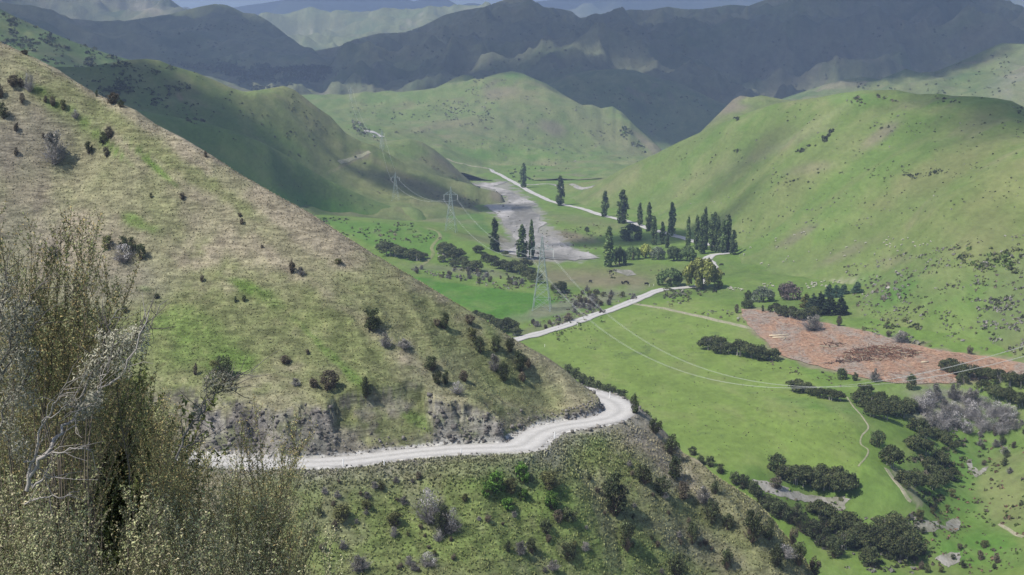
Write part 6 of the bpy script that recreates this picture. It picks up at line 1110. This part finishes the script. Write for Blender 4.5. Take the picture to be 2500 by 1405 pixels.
# ================================================================== THE SHRUBS IN FRONT
gf = np.random.RandomState(101)
def tri_leaves(g, P, D, size, C, aspect=1.7, jit=.5):
    n = len(P); d = D + jit * g.normal(size=(n, 3)); d /= np.linalg.norm(d, axis=1)[:, None]; a = g.normal(size=(n, 3)); a -= (a * d).sum(1)[:, None] * d; a /= np.linalg.norm(a, axis=1)[:, None] + 1e-9; b = np.cross(d, a); s = size * g.uniform(.6, 1.4, (n, 1))
    return np.stack([P - b * s * .42, P + a * s * aspect * .8, P + b * s * .42], 1).reshape(-1, 3), np.arange(3 * n).reshape(n, 3), np.repeat(C, 3, axis=0)
def wand_template(seed, L=1.5, leafy=1.0, lsize=.0072, cols=((.20, .19, .055), (.26, .19, .055), (.14, .155, .045)), spread=.5, n_tw=36):
    """an upright shoot: stem with ascending side twigs, small leaves in pairs along them"""
    g = np.random.RandomState(seed); st = []; P = []; D = []
    ax = [np.array([0, 0, 0.])]; d = np.array([0, 0, 1.])
    for k in range(8):
        d = d + g.normal(size=3) * [.10, .10, 0]; d /= np.linalg.norm(d); ax.append(ax[-1] + d * L / 8)
    ax = np.array(ax); st.append(tube(ax, np.linspace(.005, .0012, 9) * (L / 1.5), 4))
    def at_(t): k = min(7, int(t * 8)); f = t * 8 - k; return ax[k] * (1 - f) + ax[k + 1] * f
    for q in range(n_tw):
        t = g.uniform(.12, .97); p0 = at_(t); a = g.uniform(0, 6.28); l = L * spread * (1.05 - t) * g.uniform(.35, 1.) + .06
        h = np.array([math.cos(a), math.sin(a), 0]) * .55 + np.array([0, 0, 1.]); h /= np.linalg.norm(h); p2 = p0 + h * l; p1 = (p0 + p2) / 2 + np.array([math.cos(a), math.sin(a), 0]) * l * .10
        st.append(tube([p0, p1, p2], [.0018, .0013, .0007], 3))
        m_ = int(l / .0068 * leafy)
        for j in range(m_):
            f = g.uniform(.15, 1.02); pt = (1-f)**2 * p0 + 2 * f * (1-f) * p1 + f * f * p2; P.append(pt + g.normal(size=3) * .006); D.append(h * .4 + g.normal(size=3))
    for j in range(int(L / .006 * leafy)):
        t = g.uniform(.3, 1.); P.append(at_(min(.999, t)) + g.normal(size=3) * .007); D.append(g.normal(size=3) + [0, 0, .5])
    P = np.array(P); D = np.array(D); D /= np.linalg.norm(D, axis=1)[:, None]; n = len(P); zt = P[:, 2] / L
    ci = g.randint(len(cols), size=n); C = np.array(cols)[ci] * g.uniform(.65, 1.4, (n, 1)); C = C * (1 - .0 * zt[:, None])
    LV, LQ, LC = tri_leaves(g, P, D, lsize, np.clip(C, .01, .7))
    SV, SQ, _ = join(st); return (SV, SQ), (LV, LQ, LC)
def orient(V, base, tip, L, roll):
    d = np.array(tip) - np.array(base); l = np.linalg.norm(d); d = d / l; q = Vector((0, 0, 1)).rotation_difference(Vector(d)).to_matrix() @ Matrix.Rotation(roll, 3, 'Z')
    return V @ np.array(q).T
def gnear(x, y): return float(gz('near', x, max(y, 4.01)))
def front_shrub(name, lab, wands, tmpl, leafc='leaves', stem_col=(.19, .165, .13), scale_l=1.0):
    """wands: (u, v, Y, length); each leans a little and its foot runs down to the ground"""
    feet = []; SVs = []; SQs = []; LVs = []; LQs = []; LCs = []; so = lo = 0; root = None
    for (u, v, Y, L, lean) in wands:
        (SV, SQ), (LV, LQ, LC) = tmpl[gf.randint(len(tmpl))]; tip = np.array(PY(u, v, Y)); base = tip - np.array([lean + gf.normal() * .08, gf.normal() * .08, 1.]) * L
        k = L / 1.5 * scale_l; ro = gf.uniform(0, 6.28); a = orient(SV * [k, k, L / 1.5], base, tip, L, ro) + base; b_ = orient(LV * [k, k, L / 1.5], base, tip, L, ro) + base
        SVs.append(a); SQs.append(SQ + so); so += len(a); LVs.append(b_); LQs.append(LQ + lo); LCs.append(LC * gf.uniform(.75, 1.25)); lo += len(b_)
        if not feet: feet = [PY(q[0], 1400, q[2] + .2)[:2] for q in (wands[k_] for k_ in gf.choice(len(wands), min(7, len(wands)), replace=False))]
        fx, fy = min(feet, key=lambda f_: abs(f_[0] - (base[0] - lean * L * .7)) + .5 * abs(f_[1] - base[1])); foot = np.array([fx + gf.normal() * .04, fy + gf.normal() * .04, gnear(fx, fy) - .1])
        if foot[2] < base[2] - .05: mid_ = foot * .45 + base * .55 - [0, 0, .12]; t_ = tube([foot, mid_, base], [.010, .008, .0055 * L / 1.5], 3); SVs.append(t_[0]); SQs.append(t_[1] + so); so += len(t_[0])
    SV = np.concatenate(SVs); c = SV[:, :2].mean(0); base = (float(c[0]), float(c[1]), gnear(c[0], c[1])); root = empty(name, base)
    tag(root, lab, 'shrub', 'shrubs right in front of the viewpoint')
    link('stem', mesh_np('stem', SV - base, np.concatenate(SQs), M_LEAF, False, np.zeros((len(SV), 3)) + np.array(stem_col)), root)
    tag(link(leafc, mesh_np(leafc, np.concatenate(LVs) - base, np.concatenate(LQs), M_LEAF, False, np.clip(np.concatenate(LCs), .01, .7)), root), kind='stuff')
    return root
YEL = [wand_template(s, lsize=.0105, leafy=.7, cols=((.33, .35, .17), (.45, .36, .17), (.23, .26, .12))) for s in (1, 2, 3)]
OLV = [wand_template(s, lsize=.0100, leafy=.75, cols=((.38, .39, .21), (.46, .42, .27), (.26, .29, .14)), n_tw=36) for s in (11, 12, 13)]
DRK = [wand_template(s, leafy=.5, lsize=.022, cols=((.07, .09, .03), (.11, .13, .04), (.045, .06, .025)), n_tw=30, spread=.6) for s in (21, 22)]
def rw(n, uv, Y, L, lean):   # random wand tips inside a photo outline
    return [(u, v, gf.uniform(*Y), gf.uniform(*L), gf.uniform(*lean)) for u, v in rpoly(gf, uv, n)]
w = [(u, v, gf.uniform(5.2, 5.0), L, l_) for u, v, L, l_ in [(70, 452, 1.1, .02), (52, 520, .9, -.05), (92, 505, .9, .06), (148, 490, 1.1, .02), (170, 520, 1., .1), (215, 475, 1.2, .14), (232, 520, 1., .16), (195, 545, 1., .1), (10, 540, .8, 0), (4, 590, .8, 0), (30, 600, .8, -.04), (120, 590, .8, .05), (255, 560, .7, .2), (245, 610, .8, .16), (222, 600, .9, .1)]]
w += rw(20, [(0, 600), (240, 600), (235, 760), (0, 800)], (5.2, 6.6), (.7, 1.1), (-.05, .15)) + rw(34, [(0, 760), (230, 760), (260, 950), (0, 1000)], (5.2, 6.8), (.7, 1.1), (0, .2))
front_shrub('tall_shrub', 'tall open shrub at the left edge with yellow-tipped upright shoots', w, YEL)
w = rw(90, [(0, 700), (200, 700), (300, 800), (400, 900), (440, 1020), (420, 1100), (280, 1160), (0, 1160)], (6.9, 8.6), (.9, 1.4), (-.1, .3)) + rw(74, [(0, 1050), (450, 1060), (520, 1250), (460, 1420), (0, 1420)], (6.7, 8.), (.8, 1.2), (-.1, .3))
front_shrub('dark_shrub', 'dense dark-green shrub filling the shaded hollow behind the dead branches', w, DRK, stem_col=(.14, .12, .10), scale_l=1.15)
w = rw(58, [(0, 1060), (120, 1110), (250, 1190), (260, 1400), (0, 1400)], (4.6, 5.0), (.8, 1.3), (.05, .3)) + rw(86, [(250, 1200), (420, 1110), (520, 1130), (690, 1150), (745, 1230), (740, 1400), (250, 1400)], (4.8, 6.6), (.8, 1.3), (-.05, .25)) + rw(26, [(0, 1380), (740, 1380), (740, 1560), (0, 1560)], (4.6, 5.6), (.8, 1.1), (0, .2))
front_shrub('low_shrub', 'wide olive-yellow shrub along the bottom with slender leaning shoots', w, OLV)
w = [(u, v, gf.uniform(5.4, 6.4), L, l_) for u, v, L, l_ in [(640, 960, .9, .1), (662, 990, .9, .08), (690, 965, 1., .14), (722, 990, .9, .2), (618, 1010, .8, .05), (750, 1100, .7, .25), (700, 1060, .8, .15), (660, 1080, .8, .1), (735, 1130, .7, .2)]]
w += rw(10, [(580, 1060), (740, 1080), (745, 1200), (600, 1200)], (5.2, 6.4), (.7, 1.), (.05, .25)) + rw(14, [(350, 900), (430, 900), (450, 1060), (380, 1080)], (5.6, 6.8), (.6, 1.), (0, .2)) + rw(10, [(430, 1000), (560, 1020), (600, 1120), (450, 1120)], (5.6, 6.6), (.6, .9), (.05, .25))
front_shrub('slender_shrub', 'thin see-through shrub whose orange-tipped shoots rise in front of the road', w, YEL)
# dead lichen-covered branches
def lichen_branch(name, lab, lines, tufts):
    ps = []; cs = []; LP = []; LS = []
    o0 = np.array(PY(*lines[0][0])); base = (float(o0[0]), float(o0[1]), gnear(o0[0], o0[1])); root = empty(name, base); tag(root, lab, 'branch', 'dead branches in the front shrubs')
    for ln, r0 in [(l[:-1], l[-1]) for l in lines]:
        P = catmull([PY(*q) for q in ln], 5); n = len(P); P = P + gf.normal(size=P.shape) * .006; t_ = tube(P, np.linspace(r0 * .62, r0 * .14, n), 6); ps.append(t_); cs.append(np.zeros((len(t_[0]), 3)) + np.array((.29, .27, .245)))
        for k in range(int(n * .8)):
            q = gf.randint(2, n); a = P[q]; dr = P[q] - P[max(0, q-2)]; dr /= np.linalg.norm(dr) + 1e-9; d = dr + gf.normal(size=3) * [.55, .4, .55]; d /= np.linalg.norm(d); l = gf.uniform(.04, .17); t_ = tube([a, a + d * l * .5 + gf.normal(size=3) * .008, a + d * l], [.0020, .0014, .0007], 3); ps.append(t_); cs.append(np.zeros((len(t_[0]), 3)) + np.array((.27, .25, .23)) * gf.uniform(.6, 1.15))
    V, Q, _ = join(ps); link('branches', mesh_np('branches', V - base, Q, M_LEAF, False, np.concatenate(cs)), root)
    for (u, v, Y, r, n) in tufts:
        c = np.array(PY(u, v, Y)); d = gf.normal(size=(n, 3)); d /= np.linalg.norm(d, axis=1)[:, None]; LP.append((c + d * r * gf.uniform(.3, 1, (n, 1)) ** .6, d))
    P = np.concatenate([a for a, _ in LP]); D = np.concatenate([b for _, b in LP]); n = len(P)
    LV, LQ, LC = tri_leaves(gf, P, D, .0065, np.clip(np.array((.36, .35, .27)) * gf.uniform(.6, 1.2, (n, 1)), 0, .8), 2.4)
    tag(link('lichen', mesh_np('lichen', LV - base, LQ, M_LEAF, False, LC), root), kind='stuff')
Yb = 4.6
lichen_branch('dead_branch', 'forked pale dead branch leaning right across the dark shrub', [
    [(60, 1200, Yb), (110, 1110, Yb), (170, 1030, Yb + .1), (235, 960, Yb + .2), (300, 900, Yb + .2), (372, 758, Yb + .3), .013], [(70, 1180, Yb), (90, 1080, Yb), (130, 990, Yb), (165, 940, Yb - .1), .010], [(170, 1030, Yb + .1), (200, 1000, Yb), (240, 985, Yb), .007],
    [(60, 1130, Yb), (100, 1115, Yb), (138, 1108, Yb), .007], [(76, 1190, Yb), (110, 1165, Yb), (136, 1165, Yb), .009], [(235, 960, Yb + .2), (250, 920, Yb + .2), (275, 870, Yb), .006], [(50, 1230, Yb), (120, 1215, Yb), (170, 1210, Yb), .006], [(100, 1040, Yb), (150, 1000, Yb), (190, 975, Yb), .006], [(130, 1110, Yb - .1), (190, 1090, Yb - .1), (230, 1100, Yb), .005]],
    [(222, 985, Yb + .1, .05, 260), (200, 1005, Yb, .04, 200), (232, 968, Yb, .04, 160), (60, 968, Yb, .05, 200), (50, 1095, Yb, .05, 220), (165, 980, Yb, .035, 130), (300, 905, Yb, .04, 130)])
lichen_branch('lichen_branch', 'bushy grey branch crusted with pale lichen rising beside the green slope', [
    [(190, 1000, 4.9), (215, 930, 4.9), (250, 870, 4.9), (262, 800, 4.9), (285, 760, 4.95), .010], [(215, 930, 4.9), (280, 870, 4.9), (330, 820, 4.9), (410, 735, 4.95), .009], [(250, 880, 4.9), (310, 860, 4.9), (370, 790, 4.95), .008], [(250, 870, 4.9), (255, 820, 4.9), (248, 765, 4.9), .007], [(330, 820, 4.9), (345, 790, 4.9), (352, 770, 4.9), .005]],
    [(300, 840, 4.9, .07, 500), (325, 830, 4.9, .06, 420), (285, 865, 4.9, .07, 420), (345, 810, 4.9, .04, 220), (260, 830, 4.9, .05, 260), (235, 880, 4.9, .06, 300), (215, 915, 4.9, .06, 260), (340, 850, 4.9, .045, 220)])
lichen_branch('lichen_branch', 'slim lichen-tufted branch leaning over the cut bank above the road', [
    [(430, 1120, 5.0), (455, 1060, 5.0), (490, 1010, 5.0), (520, 960, 5.0), (560, 925, 5.0), (606, 905, 5.0), .008], [(490, 1010, 5.0), (500, 970, 5.0), (515, 930, 5.0), .005], [(440, 1090, 5.0), (480, 1080, 5.0), (520, 1065, 5.0), .005], [(520, 960, 5.0), (545, 950, 5.0), (575, 940, 5.0), .005]],
    [(520, 925, 5.0, .045, 260), (545, 930, 5.0, .04, 200), (560, 945, 5.0, .035, 160), (512, 945, 5.0, .035, 140), (480, 1000, 5.0, .03, 90)])
lichen_branch('lichen_branch', 'tangle of grey lichen-covered twigs at the left edge', [
    [(-20, 980, 4.6), (10, 880, 4.6), (40, 800, 4.6), (70, 730, 4.6), (100, 690, 4.6), .010], [(0, 920, 4.6), (50, 840, 4.6), (90, 790, 4.6), .007], [(-20, 860, 4.6), (0, 790, 4.6), (10, 720, 4.6), (20, 660, 4.6), .007], [(-10, 1060, 4.6), (20, 980, 4.6), (60, 930, 4.6), .008]],
    [(20, 760, 4.6, .07, 420), (10, 830, 4.6, .09, 560), (45, 800, 4.6, .06, 360), (30, 900, 4.6, .09, 520), (60, 870, 4.6, .06, 300), (5, 700, 4.6, .06, 260), (40, 980, 4.6, .07, 320), (70, 760, 4.6, .05, 200), (20, 1050, 4.6, .06, 240)])
